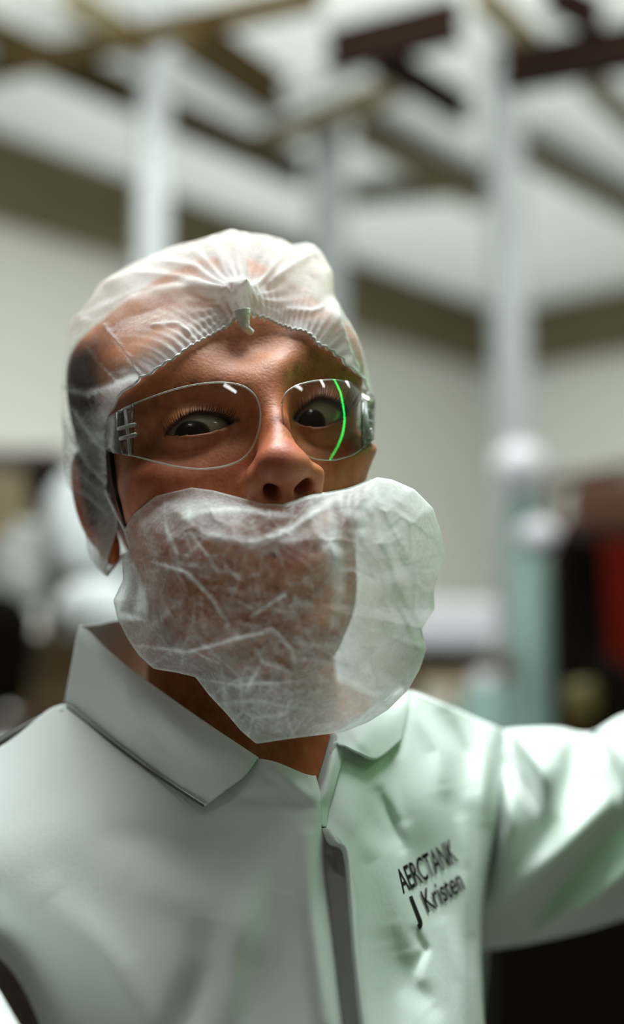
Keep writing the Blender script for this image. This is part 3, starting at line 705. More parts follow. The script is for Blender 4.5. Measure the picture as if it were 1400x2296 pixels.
# collar: left leaf, its stand, right leaf
cl('collar', [[(178, 1402, .838), (285, 1494, .805), (440, 1606, .777), (578, 1699, .752)], [(172, 1430, .834), (270, 1530, .798), (410, 1650, .770), (548, 1740, .746)], [(160, 1500, .835), (262, 1590, .801), (382, 1690, .776), (505, 1772, .746)], [(145, 1578, .843), (252, 1657, .812), (352, 1733, .784), (460, 1807, .750)]], 40, 90,
   [([(280, 1500), (290, 1590), (270, 1650)], 16, .0022), ([(340, 1560), (350, 1640), (400, 1720)], 22, -.002)], thick=.0012, seed=6)
cl('collar', [[(178, 1402, .838), (285, 1494, .805), (440, 1606, .777), (578, 1699, .752)], [(215, 1440, .850), (310, 1540, .828), (450, 1650, .800), (590, 1725, .776)], [(240, 1560, .865), (330, 1650, .840), (470, 1740, .812), (610, 1780, .782)]], 20, 60, thick=.0008, seed=7)
cl('collar', [[(178, 1402, .838), (215, 1400, .862), (290, 1388, .90), (430, 1400, .945), (640, 1470, .96), (800, 1540, .93), (880, 1570, .885)], [(165, 1500, .845), (215, 1500, .868), (290, 1490, .905), (430, 1490, .95), (640, 1540, .962), (800, 1590, .932), (890, 1600, .890)], [(145, 1582, .845), (205, 1580, .87), (290, 1570, .91), (430, 1560, .955), (640, 1590, .966), (800, 1625, .935), (900, 1625, .89)]], 16, 60, thick=.001, seed=8)
cl('collar', [[(752, 1644, .795), (800, 1615, .812), (850, 1575, .838), (900, 1540, .868)], [(757, 1668, .778), (805, 1655, .788), (858, 1625, .815), (915, 1570, .855)], [(772, 1672, .772), (806, 1690, .776), (845, 1703, .786), (900, 1660, .825)]], 24, 50,
   [([(790, 1640), (830, 1690)], 12, .003)], thick=.0012, seed=9)
# back of the suit
cl('back_panel', [[(-300, 1840, .87), (145, 1580, .845), (430, 1540, .955), (700, 1570, .97), (905, 1549, .90), (1000, 1580, .915), (1140, 1660, .98)], [(-300, 1960, .93), (145, 1900, 1.0), (430, 1850, 1.06), (700, 1850, 1.08), (905, 1800, 1.08), (1040, 1800, 1.08), (1120, 1850, 1.06)], [(140, 2430, .87), (240, 2420, .95), (430, 2400, 1.0), (700, 2400, 1.04), (905, 2400, 1.06), (1000, 2400, 1.06), (1070, 2400, 1.05)]], 40, 60, seed=10)
# sleeves
def sleeve(name, st, folds, n=90, m=96, seed=0):
    """st: stations (top px, bottom px) and depth, depth radius"""
    S = catmull(np.array(st, float), n); ph = np.linspace(0, 2 * math.pi, m, endpoint=False)
    C_ = np.cos(ph)[None]; s_ = np.sin(ph)[None]
    px = (S[:, 0] + S[:, 2])[:, None] / 2 + (S[:, 0] - S[:, 2])[:, None] / 2 * C_; py = (S[:, 1] + S[:, 3])[:, None] / 2 + (S[:, 1] - S[:, 3])[:, None] / 2 * C_
    G = P(px, py, S[:, 4][:, None] - S[:, 5][:, None] * s_)
    front = s_ > -.05
    G = G + (noise3(G, 40, seed, 2) * .0012)[..., None] * np.array([0, -1.0, .2])
    G2 = sculpt(G, [(l_, w_, a_ * 2.4) for l_, w_, a_ in folds]); G = np.where(np.broadcast_to(front, G.shape[:2])[..., None], G2, G)
    return grid_obj(name, G, M_tyvek, cover, wrap_m=True, thick=.0007)
SF = [([(1135, 1645), (1160, 1720), (1205, 1800)], 20, -.010), ([(1180, 1650), (1220, 1730), (1235, 1815)], 26, .010), ([(1300, 1640), (1280, 1740), (1240, 1830)], 26, -.008), ([(1330, 1640), (1370, 1720), (1400, 1800)], 16, -.008),
      ([(1420, 1820), (1320, 1930), (1230, 2040), (1120, 2110)], 30, -.010), ([(1370, 1800), (1250, 1920), (1150, 2010)], 34, .008), ([(1120, 1720), (1100, 1850), (1090, 2000)], 20, -.010), ([(1440, 1930), (1330, 2020), (1220, 2080)], 22, .007), ([(1330, 1625), (1340, 1690)], 10, -.006),
      ([(1140, 1760), (1150, 1850), (1130, 1930)], 22, .006)]
sleeve('sleeve', [(1040, 1640, 1040, 2100, .99, .05), (1105, 1640, 1078, 2128, .985, .065), (1170, 1634, 1150, 2122, .985, .070), (1250, 1632, 1250, 2102, .99, .070), (1325, 1642, 1330, 2082, 1.0, .068), (1400, 1604, 1400, 2060, 1.01, .070), (1520, 1580, 1520, 2030, 1.03, .068), (1720, 1570, 1700, 1980, 1.06, .060)], SF, seed=11)
def free_tube(name, pts_, rad, mat, seed):
    n, m = 70, 72; X = catmull(np.concatenate([P(np.array(pts_, float)), np.array(rad)[:, None]], 1), n); c, r = X[:, :3], X[:, 3]
    T = np.gradient(c, axis=0); T /= np.linalg.norm(T, axis=1)[:, None]; up = np.array([1.0, 0, .1]); G = np.zeros((n, m, 3))
    for i in range(n):
        N_ = np.cross(T[i], up); N_ /= np.linalg.norm(N_); B_ = np.cross(T[i], N_)
        for j in range(m):
            a = 2 * math.pi * j / m; G[i, j] = c[i] + r[i] * (math.cos(a) * N_ + math.sin(a) * B_)
    G += (noise3(G, 35, seed, 2) * .002)[..., None] * np.array([.3, -1, .2])
    return grid_obj(name, G, mat, cover, wrap_m=True, thick=.0007)
free_tube('sleeve', [(-275, 1905, .86), (-400, 2060, .80), (-275, 2310, .70), (-135, 2580, .60)], [.055, .06, .058, .052], M_tyvek, 12)
# lower half of the suit down to the shoes (below the frame)
def ringtube(name, secs, mat, m=48):
    G = []
    S = catmull(np.array(secs, float), 50)
    for x0, y0, z0, rx, ry in S:
        G.append([(x0 + rx * math.cos(a), y0 + ry * math.sin(a), z0) for a in np.linspace(0, 2 * math.pi, m, endpoint=False)])
    return grid_obj(name, np.array(G), mat, cover, wrap_m=True, thick=.001)
w0 = P(560, 2420, .83)
ringtube('trousers', [(w0[0], w0[1] + .04, w0[2] - .0, .115, .13), (w0[0], w0[1] + .05, 1.15, .15, .14), (w0[0], w0[1] + .05, .98, .175, .14), (w0[0], w0[1] + .05, .86, .18, .135)], M_tyvek)
for s in (-1, 1):
    ringtube('trouser_leg', [(w0[0] + s * .09, w0[1] + .05, .90, .092, .12), (w0[0] + s * .095, w0[1] + .05, .5, .075, .085), (w0[0] + s * .10, w0[1] + .05, .08, .07, .08)], M_tyvek)
    n, m = 16, 32; G = []
    for i in range(n):
        t = math.pi * i / (n - 1)
        G.append([(w0[0] + s * .10 + .052 * math.sin(t) * math.cos(a), w0[1] + .01 + .14 * math.sin(t) * math.sin(a), max(0, .05 + .055 * math.cos(t))) for a in np.linspace(0, 2 * math.pi, m, endpoint=False)])
    adopt(grid_obj('shoe', np.array(G), M_dark, None, wrap_m=True), root)
# stitched seams
for ln in ([(0, 1690, .828), (70, 1640, .832), (143, 1592, .835)], [(150, 1584, .836), (250, 1664, .807), (350, 1738, .780), (455, 1806, .748)]):
    Q = P(catmull(np.array(ln, float), 40)); adopt(tube_pts(Q, .0007, 6, 'seam', simple('seam_thread', (.10, .10, .08), .8)), root).parent = cover
# lettering on the chest
bvhR = BVHTree.FromPolygons([tuple(v) for v in G_R.reshape(-1, 3)], grid_faces(*G_R.shape[:2]))
def lettering(txt, p0, p1, upv, shear=0.0, bold=.012):
    cu = bpy.data.curves.new('lettering', 'FONT'); cu.body = txt; cu.size = 1.0; cu.offset = bold; cu.resolution_u = 6
    o = bpy.data.objects.new('lettering', cu); SC.collection.objects.link(o); dg = bpy.context.evaluated_depsgraph_get()
    me = bpy.data.meshes.new_from_object(o.evaluated_get(dg)); bpy.data.objects.remove(o)
    bm = bmesh.new(); bm.from_mesh(me); bmesh.ops.triangulate(bm, faces=bm.faces); bmesh.ops.subdivide_edges(bm, edges=[e for e in bm.edges if e.calc_length() > .15], cuts=2, use_grid_fill=False)
    xs = [v.co.x for v in bm.verts]; x0, x1 = min(xs), max(xs); hgt = .70
    p0, p1, upv = np.array(p0, float), np.array(p1, float), np.array(upv, float)
    for v in bm.verts:
        q = p0 + (p1 - p0) * (v.co.x - x0) / (x1 - x0) + upv * (v.co.y / hgt); rv = ray(q[0], q[1])
        r = bvhR.ray_cast(Vector(CAM), Vector(rv), 2.0)
        v.co = Vector(r[0]) - Vector(rv) * .0022 if r[0] is not None else Vector(P(q[0], q[1], .77))
    bm.to_mesh(me); bm.free(); o = link('lettering', me, M_ink, cover, False); o['label'] = 'black lettering'
    return o
lettering('AERCTANK', (905, 2003), (1029, 1930), (-19, -50))
lettering('J', (932, 2066), (945, 2058), (-20, -50), bold=.03)
lettering('Kristen', (961, 2046), (1044, 1992), (-19, -47))
for o in cover.children: 
    if o.name.startswith(('zip.', 'seam')) or o.name == 'zip': pass

# ------------------------------------------------------------------ hair net
OC = np.array([0, .012, .050]); FA = np.array([0, -1, -.22]); FA /= np.linalg.norm(FA)
E1 = np.array([1.0, 0, 0]); E2 = np.cross(FA, E1); E2 = E2 if E2[2] > 0 else -E2
edge_px = [(243, 1090), (241, 1040), (240, 990), (246, 950), (262, 918), (300, 880), (345, 845), (400, 808), (450, 775), (500, 745), (545, 722), (600, 732), (650, 752), (705, 780), (755, 806), (790, 835)]
edge_c = []
for e in edge_px:
    c = hit(*e)[1]
    if c is not None: edge_c.append(c)
edge_c += [np.array(v) for v in [(.074, -.030, .035), (.077, -.018, .015), (.078, -.012, -.015), (.072, .010, -.035), (.055, .06, -.055), (0, .098, -.055), (-.055, .06, -.055), (-.075, .020, -.046), (-.080, .000, -.036), (-.078, -.010, -.018)]]
edge_c = np.array(edge_c); ed = edge_c - OC; er = np.linalg.norm(ed, axis=1); ed = ed / er[:, None]
phi_e = np.arccos(np.clip(ed @ FA, -1, 1)); psi_e = np.arctan2(ed @ E2, ed @ E1)
o_ = np.argsort(psi_e); psi_e, phi_e, er = psi_e[o_], phi_e[o_], er[o_]
ext = lambda a, add=0: np.concatenate([a[-3:] - add, a, a[:3] + add])
NP, NT = 420, 170
psi = np.linspace(-math.pi, math.pi, NP, endpoint=False); ker = np.exp(-np.linspace(-2, 2, 13) ** 2); ker /= ker.sum()
def psmooth(v): return np.convolve(np.concatenate([v[-6:], v, v[:6]]), ker, 'valid')
pb = psmooth(np.interp(psi, ext(psi_e, 2 * math.pi), ext(phi_e))); rb = psmooth(np.interp(psi, ext(psi_e, 2 * math.pi), ext(er)))
tt = np.linspace(0, 1, NT) ** 1.15
G = np.zeros((NT, NP, 3)); R0 = np.zeros((NT, NP)); DIR = np.zeros((NT, NP, 3))
for i in range(NT):
    ph = pb + (math.pi - .002 - pb) * tt[i]
    DIR[i] = np.cos(ph)[:, None] * FA + np.sin(ph)[:, None] * (np.cos(psi)[:, None] * E1 + np.sin(psi)[:, None] * E2)
    for j in range(NP):
        d = DIR[i, j]; r = bvhC.ray_cast(Vector(OC + d * .25), Vector(-d), .25)
        R0[i, j] = .25 - r[3] if r[0] is not None and r[3] < .22 else .085
R0 = np.minimum(R0, .125)
for k in range(3): 
    Rp = np.concatenate([R0[:, -1:], R0, R0[:, :1]], 1); R0 = np.maximum(R0, (Rp[:, :-2] + Rp[:, 2:] + 2 * R0) / 4)
    R0[1:-1] = np.maximum(R0[1:-1], (R0[:-2] + R0[2:] + 2 * R0[1:-1]) / 4)
s_arc = tt[:, None] * (math.pi - pb)[None] * .09
puff = .0025 + .009 * (1 - np.exp(-s_arc / .03)) + .0007 * np.sin(psi * 80 + 14 * noise3(DIR, 3, 4)) * np.exp(-s_arc / .010)
puff = puff + .0022 * np.abs(noise3(DIR, 9, 21, 3)) * np.clip(s_arc / .02, 0, 1)
CAPC = OC + DIR * (R0 + puff)[..., None]
CW = place(CAPC)
# silhouette of the net as in the photograph
sil = np.array([(236, 1300), (200, 1250), (190, 1200), (185, 1150), (152, 1090), (143, 1040), (140, 970), (138, 900), (139, 840), (150, 770), (172, 705), (222, 645), (270, 605), (335, 575), (400, 548), (440, 540), (480, 527), (510, 519), (545, 524), (580, 524), (640, 538), (652, 550), (700, 542), (722, 566), (737, 615), (745, 665), (775, 705), (802, 752), (822, 815), (836, 880), (842, 925)], float)
ctr = np.array([500.0, 860.0]); q = proj(CW); rel = q[..., :2] - ctr; ang = np.arctan2(-rel[..., 1], rel[..., 0]); rad = np.linalg.norm(rel, axis=-1)
bins = np.linspace(-math.pi, math.pi, 181); bi = np.clip(np.digitize(ang, bins) - 1, 0, 179); rs = np.array([rad[bi == b].max() if (bi == b).any() else 1 for b in range(180)])
sa = np.arctan2(-(sil - ctr)[:, 1], (sil - ctr)[:, 0]); sr = np.linalg.norm(sil - ctr, axis=1); sa = np.where(sa < -2.0, sa + 2 * math.pi, sa)
bc = (bins[:-1] + bins[1:]) / 2; bcu = np.where(bc < -2.0, bc + 2 * math.pi, bc); oo = np.argsort(sa)
tr_ = np.interp(bcu, sa[oo], sr[oo]); inside = (bcu >= sa.min()) & (bcu <= sa.max()); ratio = np.where(inside, tr_ / rs, np.nan)
lo_i = np.where(inside)[0]; ratio = np.where(np.isnan(ratio), 1.0, ratio); rs_s = np.convolve(np.concatenate([rs[-2:], rs, rs[:2]]), np.ones(5) / 5, 'valid')
rr_ = np.interp(ang, bc, ratio); rsx = np.interp(ang, bc, rs); wgt = np.clip(rad / rsx, 0, 1) ** 4
q[..., :2] = ctr + rel * (1 + (rr_ - 1) * wgt)[..., None]
CW = P(q); qp = q[..., :2]
# gathers spreading from the knot: cloth doubled up along these lines
KN = (540, 680)
SP = [([(520, 525), (528, 600), KN], 15, .55), ([(548, 530), (545, 600), KN], 9, .35), ([(478, 540), (510, 610), KN], 9, .55), ([(430, 556), (490, 620), KN], 8, .35), ([(345, 585), (440, 600), (510, 655)], 9, .45), ([(215, 645), (300, 612), (400, 625), (500, 665)], 10, .40),
      ([(150, 735), (240, 690), (330, 655), (440, 645), (520, 675)], 14, .42), ([(735, 605), (660, 620), (590, 660), KN], 30, .45), ([(640, 555), (600, 620), KN], 8, .30), ([(720, 640), (640, 690), (560, 690)], 26, .30), ([(700, 570), (650, 600), (600, 640)], 8, .3), ([(440, 650), (500, 660), KN], 22, .30),
      ([(640, 700), (700, 700), (720, 690)], 6, .35), ([(235, 730), (290, 800), (320, 850)], 4, .3), ([(195, 780), (240, 830), (265, 850)], 4, .3), ([(150, 870), (200, 880), (260, 860), (300, 840)], 10, .35), ([(160, 905), (190, 950), (215, 985)], 6, .30), ([(345, 730), (400, 725), (425, 745)], 4, .30),
      ([(750, 690), (780, 790), (800, 830)], 8, .3), ([(735, 620), (745, 700), (770, 800)], 14, .3), ([(165, 1040), (205, 1080), (245, 1110)], 4, .3), ([(170, 1090), (210, 1120), (245, 1150)], 4, .3), ([(150, 960), (200, 1040), (240, 1080)], 5, .3)]
den = np.zeros((NT, NP)); hgt_ = np.zeros((NT, NP)); facing = (q[..., 2] < .93)
for ln, w_, a_ in SP:
    d_, f_ = polydist(qp, ln); e_ = np.exp(-(d_ / w_) ** 2) * facing; den += a_ * e_; hgt_ += .0016 * e_
dk = np.linalg.norm(qp - np.array(KN), axis=-1); den += .75 * np.exp(-(dk / 48) ** 2) * facing; hgt_ += .006 * np.exp(-(dk / 40) ** 2) * facing
ak = np.arctan2(qp[..., 1] - KN[1], qp[..., 0] - KN[0]); den += .16 * np.abs(np.sin(ak * 7 + 6 * noise3(DIR, 3, 6))) * np.exp(-(dk / 190) ** 2) * facing
den += .22 * np.exp(-(dk / 240) ** 2) * facing
den += .75 * np.exp(-(s_arc / .0085) ** 2) * (.8 + .2 * np.sin(psi * 80 + 14 * noise3(DIR, 3, 4))) + .10 * np.exp(-(s_arc / .03) ** 2)
for cx_, cy_, r_, a_ in ((205, 825, 75, .50), (165, 900, 40, .25), (180, 700, 35, .12), (600, 600, 45, .12), (660, 590, 25, .14), (640, 690, 25, .10), (230, 690, 60, .08)): den -= a_ * np.exp(-(((qp[..., 0] - cx_) ** 2 + (qp[..., 1] - cy_) ** 2) / r_ ** 2)) * facing
hgt_ += .0007 * np.sin(ak * 26 + 7 * noise3(DIR, 4, 9)) * np.exp(-(dk / 120) ** 2) * facing
nr = CW - to_world(OC); nr /= np.linalg.norm(nr, axis=-1)[..., None]; CW = CW + nr * hgt_[..., None]
net = adopt(grid_obj('hair_net', CW, M_cap, None, wrap_m=True, attr=np.clip(den, -.4, 1)), root); net['label'] = 'thin white gathered hair net'
# elastic edge
eb = CW[1]; sel = eb
M_elastic = simple('elastic_white', (.86, .88, .86), .8, bump=.4, bscale=300)
el = tube_pts(eb[::1][np.r_[0:NP, 0]] + nr[1][np.r_[0:NP, 0]] * .0005, 0.0006 + .0001 * np.sin(np.arange(NP + 1) * 1.7), 8, 'elastic_edge', M_elastic); el.parent = net
kq = [(543, 694, 0), (545, 708, 0), (547, 722, 0), (552, 736, 0), (564, 746, 0)]
hk = hit(545, 735)[0]; dk0 = proj(hk)[2] - .006
kn_ = tube_pts(P(np.array([(a, b_, dk0 - .003 + .003 * (i == 4)) for i, (a, b_, _) in enumerate(kq)], float)), [.0046, .0040, .0032, .0024, .0020], 14, 'knot', M_elastic, None, n=28); kn_.parent = net

# ------------------------------------------------------------------ beard net
SILB = np.array([(277, 1190), (300, 1152), (350, 1112), (430, 1093), (480, 1100), (540, 1116), (590, 1130), (640, 1131), (700, 1112), (740, 1105), (790, 1095), (832, 1077), (845, 1070), (880, 1075), (930, 1097), (972, 1140), (988, 1190), (997, 1240), (982, 1290), (973, 1330), (975, 1365), (946, 1410), (957, 1457), (942, 1500), (915, 1548), (870, 1592), (825, 1620), (770, 1642), (700, 1650), (640, 1658), (575, 1668), (540, 1638), (508, 1600), (470, 1560), (438, 1518), (395, 1508), (345, 1500), (310, 1468), (285, 1430), (264, 1388), (254, 1345), (276, 1300), (273, 1250), (290, 1230), (283, 1212)], float)
BC = np.array([650.0, 1350.0])
def resample(poly, n):
    p = np.concatenate([poly, poly[:1]]); s = np.concatenate([[0], np.cumsum(np.linalg.norm(np.diff(p, axis=0), axis=1))]); t = np.linspace(0, s[-1], n, endpoint=False)
    return np.stack([np.interp(t, s, p[:, 0]), np.interp(t, s, p[:, 1])], 1)
NB, NR = 420, 130
rim = resample(SILB, NB); rim = np.stack([np.convolve(np.concatenate([rim[-2:, k], rim[:, k], rim[:2, k]]), [.0, .15, .7, .15, .0], 'valid') for k in (0, 1)], 1)
rho = np.linspace(.01, 1, NR)
qx = BC + (rim - BC)[None] * rho[:, None, None]
# depth of the pouch: edge further back, centre in front of chin and lips
rim_d = np.interp(np.arctan2(rim[:, 1] - BC[1], rim[:, 0] - BC[0]), [-math.pi, -2.6, -2.0, -1.57, -1.1, -.7, -.2, .4, 1.0, 1.57, 2.2, 2.7, math.pi], [.775, .770, .742, .722, .730, .765, .80, .785, .755, .735, .745, .768, .775])
hd = np.full(qx.shape[:2], 9.0)
for i in range(0, NR):
    for j in range(0, NB):
        v = ray(*qx[i, j]); r = bvhW.ray_cast(Vector(CAM), Vector(v), 1.2)
        if r[0] is not None: hd[i, j] = (np.array(r[0]) - CAM) @ FWD
dc = .690
dep = rim_d[None] + (dc - rim_d)[None] * (1 - rho[:, None] ** 2.2) ** .7
near = np.minimum(dep, hd - .004)
for k in range(8):
    n_ = near.copy(); n_[1:-1] = (near[:-2] + near[2:] + 2 * near[1:-1]) / 4; n_ = (np.roll(n_, 1, 1) + np.roll(n_, -1, 1) + 2 * n_) / 4; near = np.minimum(n_, hd - .003)
dep = near
CRE = [([(420, 1170), (490, 1150), (560, 1140), (640, 1150)], 10, .35), ([(300, 1170), (400, 1130), (540, 1135)], 40, .25), ([(470, 1205), (560, 1212), (640, 1180), (700, 1145), (760, 1110)], 13, .55), ([(560, 1240), (640, 1205), (700, 1180)], 26, .25), ([(400, 1210), (470, 1205)], 10, .3),
       ([(730, 1110), (745, 1180), (755, 1290), (760, 1400)], 16, .45), ([(700, 1130), (740, 1250), (750, 1330)], 26, .35), ([(760, 1105), (770, 1150)], 12, .4), ([(800, 1095), (810, 1190), (830, 1300)], 12, .40), ([(825, 1085), (850, 1200), (880, 1310), (950, 1400)], 12, .45), ([(838, 1080), (890, 1200), (925, 1290)], 9, .4), ([(780, 1100), (800, 1250)], 6, .3),
       ([(870, 1190), (910, 1165), (985, 1225)], 7, .35), ([(925, 1275), (980, 1270)], 5, .35), ([(870, 1330), (930, 1310), (970, 1335)], 10, .3), ([(880, 1340), (920, 1400), (955, 1457)], 8, .4), ([(880, 1210), (920, 1300)], 8, .3), ([(760, 1290), (785, 1278), (840, 1305)], 6, .4),
       ([(340, 1265), (410, 1290), (460, 1340), (500, 1395)], 5, .40), ([(385, 1190), (400, 1250), (400, 1280)], 8, .35), ([(440, 1200), (480, 1290)], 6, .25), ([(255, 1360), (330, 1345)], 5, .35), ([(300, 1450), (420, 1455), (520, 1425), (600, 1418), (660, 1460), (670, 1490)], 6, .45), ([(430, 1450), (500, 1490)], 4, .25),
       ([(570, 1460), (595, 1490), (660, 1510)], 5, .40), ([(590, 1485), (565, 1560)], 5, .35), ([(440, 1520), (540, 1545), (700, 1530)], 5, .28), ([(480, 1590), (600, 1580), (700, 1600)], 5, .2), ([(690, 1480), (800, 1490), (860, 1440)], 8, .2), ([(550, 1380), (640, 1340)], 5, .3), ([(500, 1330), (520, 1300), (480, 1250)], 4, .2),
       ([(450, 1130), (430, 1180)], 14, .3), ([(780, 1540), (860, 1530), (900, 1500)], 5, .2), ([(700, 1640), (820, 1590), (900, 1500)], 10, .2), ([(270, 1300), (300, 1270), (295, 1330)], 8, .3), ([(500, 1500), (520, 1600), (570, 1640)], 8, .25), ([(660, 1440), (760, 1450), (830, 1400)], 12, .15)]
def worley(q, seeds):
    d_ = np.sort(np.stack([np.hypot((q[..., 0] - a), (q[..., 1] - b)) for a, b in seeds], 0), axis=0)[:2]; return d_[0], d_[1]
wq = np.stack([noise3(qx / 100.0, 1.2, 71, 2), noise3(qx / 100.0, 1.2, 72, 2)], -1) * 14.0
wr = np.random.default_rng(19)
f1a, f2a = worley(qx + wq, wr.uniform((240, 1060), (1010, 1680), (42, 2))); f1b, f2b = worley(qx + wq * .6, wr.uniform((240, 1060), (1010, 1680), (120, 2)))
ca = np.exp(-((f2a - f1a) / 5.0) ** 2); cb = np.exp(-((f2b - f1b) / 3.0) ** 2)
mska = .35 + .65 * np.clip(noise3(qx / 100.0, .9, 77, 2) + .4, 0, 1); mskb = np.clip(noise3(qx / 100.0, 1.1, 78, 2) + .15, 0, 1)
Gb = P(qx[..., 0], qx[..., 1], dep); dn = np.zeros((NR, NB)); up_b = np.zeros((NR, NB))
for ln, w_, a_ in CRE:
    d_, f_ = polydist(qx + wq * .8, ln); e_ = np.exp(-(d_ / (w_ * .8)) ** 2) * np.sin(np.pi * np.clip(f_ * .9 + .05, 0, 1)) ** .5; dn += a_ * e_; up_b += .0030 * a_ * e_
qn = qx / 100.0
crump = np.abs(noise3(qn, 1.6, 31, 4)); up_b += .0030 * (crump - .3) * np.clip((1 - rho[:, None]) * 8, 0, 1)
rg1 = np.exp(-(noise3(qn, 1.3, 41, 3) / .07) ** 2); rg2 = np.exp(-(noise3(qn, 1.7, 47, 3) / .05) ** 2); dn += .05 * rg1 + .05 * rg2; up_b += .0006 * (rg1 + rg2)
dn += .22 * ca * mska + .18 * cb * mskb; up_b += (.00006 * np.minimum(f1a, 60) + .00005 * np.minimum(f1b, 40) * mskb) * np.clip((1 - rho[:, None]) * 6, 0, 1)
for cx_, cy_, r_, a_ in ((420, 1330, 90, .16), (560, 1330, 130, .12), (660, 1270, 70, .12), (350, 1240, 45, .14), (600, 1165, 60, .12), (805, 1300, 40, .2), (600, 1500, 90, .08)): dn -= a_ * np.exp(-(((qx[..., 0] - cx_) ** 2 + (qx[..., 1] - cy_) ** 2) / r_ ** 2))
dn += .28 * np.exp(-((1 - rho[:, None]) / .018) ** 2)
# scalloped loose sides are two layers thick
side = np.clip((qx[..., 0] - 830) / 60, 0, 1); dn += .30 * np.clip((qx[..., 0] - 730) / 130, 0, 1) + .16 * np.clip((qx[..., 1] - 1440) / 120, 0, 1) + .22 * np.exp(-((qx[..., 0] - 440) ** 2 / 110 ** 2 + (qx[..., 1] - 1150) ** 2 / 45 ** 2)) + 0 * side
vv = CAM - Gb; vv /= np.linalg.norm(vv, axis=-1)[..., None]; Gb = Gb + vv * up_b[..., None]
# rear lining: the pouch turns in behind its edge towards the jaw
nb_ = 26; back = []
for i in range(1, nb_ + 1):
    t = i / nb_; qq = BC + (rim - BC) * (1 - .34 * t) ; back.append(P(qq[:, 0], qq[:, 1], rim_d + .002 + .055 * np.sin(t * math.pi / 2) + .0 * t))
Gall = np.concatenate([Gb, np.array(back)]); dn_all = np.concatenate([dn, np.zeros((nb_, NB)) + .10])
bn = adopt(grid_obj('beard_net', Gall, M_net, None, wrap_m=True, attr=np.clip(dn_all, -.3, 1)), root); bn['label'] = 'thin white crumpled beard net'
hem = [(640, 1133), (700, 1113), (740, 1106), (790, 1095), (832, 1078)]
hq = [P(a, b_, min(proj(hit(a, b_)[0])[2] if hit(a, b_)[0] is not None else .8, .80) - .005) for a, b_ in hem]
hm = tube_pts(np.array(hq), .0011, 8, 'elastic_hem', M_elastic, None, n=50); hm.parent = bn
stp = [(236, 1098), (250, 1130), (267, 1163), (282, 1190)]
sq = [P(a, b_, .786 + .0 * a) for a, b_ in stp]
st_ = tube_pts(np.array([P(a, b_, min(.80, (proj(hit(a, b_)[0])[2] if hit(a, b_)[0] is not None else .8)) - .006) for a, b_ in stp]), .0009, 8, 'ear_loop', M_elastic, None, n=40); st_.parent = bn

# ------------------------------------------------------------------ safety glasses
LC = np.array([0, -.020, .012]); LRad = np.array([.082, .090, .105])
def lens_hit(px, py, grow=0.0):
    o = to_head(CAM); v = ray(px, py) @ HR; R_ = LRad + grow; a = ((v / R_) ** 2).sum(); b_ = 2 * ((o - LC) * v / R_ ** 2).sum(); c = (((o - LC) / R_) ** 2).sum() - 1
    dsc = b_ * b_ - 4 * a * c
    if dsc < 0: t = -b_ / (2 * a)
    else: t = (-b_ - math.sqrt(dsc)) / (2 * a)
    p = o + v * t; n = (p - LC) / R_ ** 2; n /= np.linalg.norm(n); return to_world(p), n @ HR.T
glasses = empty('safety_glasses', to_world(np.array([0, -.10, .012])), 'clear wraparound safety glasses worn over the eyes', 'glasses')
LENS = [[(262, 925), (300, 903), (350, 884), (400, 868), (450, 858), (500, 855), (545, 861), (575, 884), (586, 920), (583, 960), (569, 1002), (545, 1031), (505, 1046), (450, 1053), (390, 1046), (330, 1031), (290, 1020), (262, 1018), (257, 970)],
        [(632, 905), (640, 880), (665, 862), (705, 852), (750, 849), (795, 857), (816, 880), (822, 920), (822, 975), (817, 1006), (790, 1022), (750, 1032), (710, 1030), (675, 1015), (653, 990), (638, 955)]]
for L_ in LENS:
    rim_ = resample(np.array(L_, float), 120); rim_ = np.stack([np.convolve(np.concatenate([rim_[-3:, k], rim_[:, k], rim_[:3, k]]), np.array([1, 2, 3, 4, 3, 2, 1]) / 16, 'valid') for k in (0, 1)], 1)
    c_ = rim_.mean(0); rr = np.linspace(.0, 1, 36); V0 = np.zeros((36, 120, 3)); V1 = np.zeros((36, 120, 3))
    for i, r_ in enumerate(rr):
        for j in range(120):
            qq = c_ + (rim_[j] - c_) * max(r_, .004); p, n = lens_hit(*qq); V0[i, j] = p; V1[i, j] = p - n * .0018
    ln_ = adopt(grid_obj('lens', V0, M_lens, None, wrap_m=True), glasses)
    rimw = (V0[-1] + V1[-1]) / 2; o = tube_pts(np.concatenate([rimw, rimw[:1]]), .00045, 8, 'lens_edge', M_edge); o.parent = ln_
def patch(name, quad, n=14, off=0.0, mat=M_frost):
    a, b_, c, d_ = [np.array(v, float) for v in quad]; V = np.zeros((n, n, 3)); Vb = np.zeros((n, n, 3))
    for i in range(n):
        for j in range(n):
            u, v = i / (n - 1), j / (n - 1); qq = (a * (1 - u) + b_ * u) * (1 - v) + (d_ * (1 - u) + c * u) * v; p, nn = lens_hit(*qq); V[i, j] = p + nn * off; Vb[i, j] = p + nn * (off - .002)
    o = grid_obj(name, V, mat, None)
    return adopt(o, glasses)
patch('nose_bridge', [(572, 868), (640, 862), (634, 912), (586, 905)], mat=M_lens)
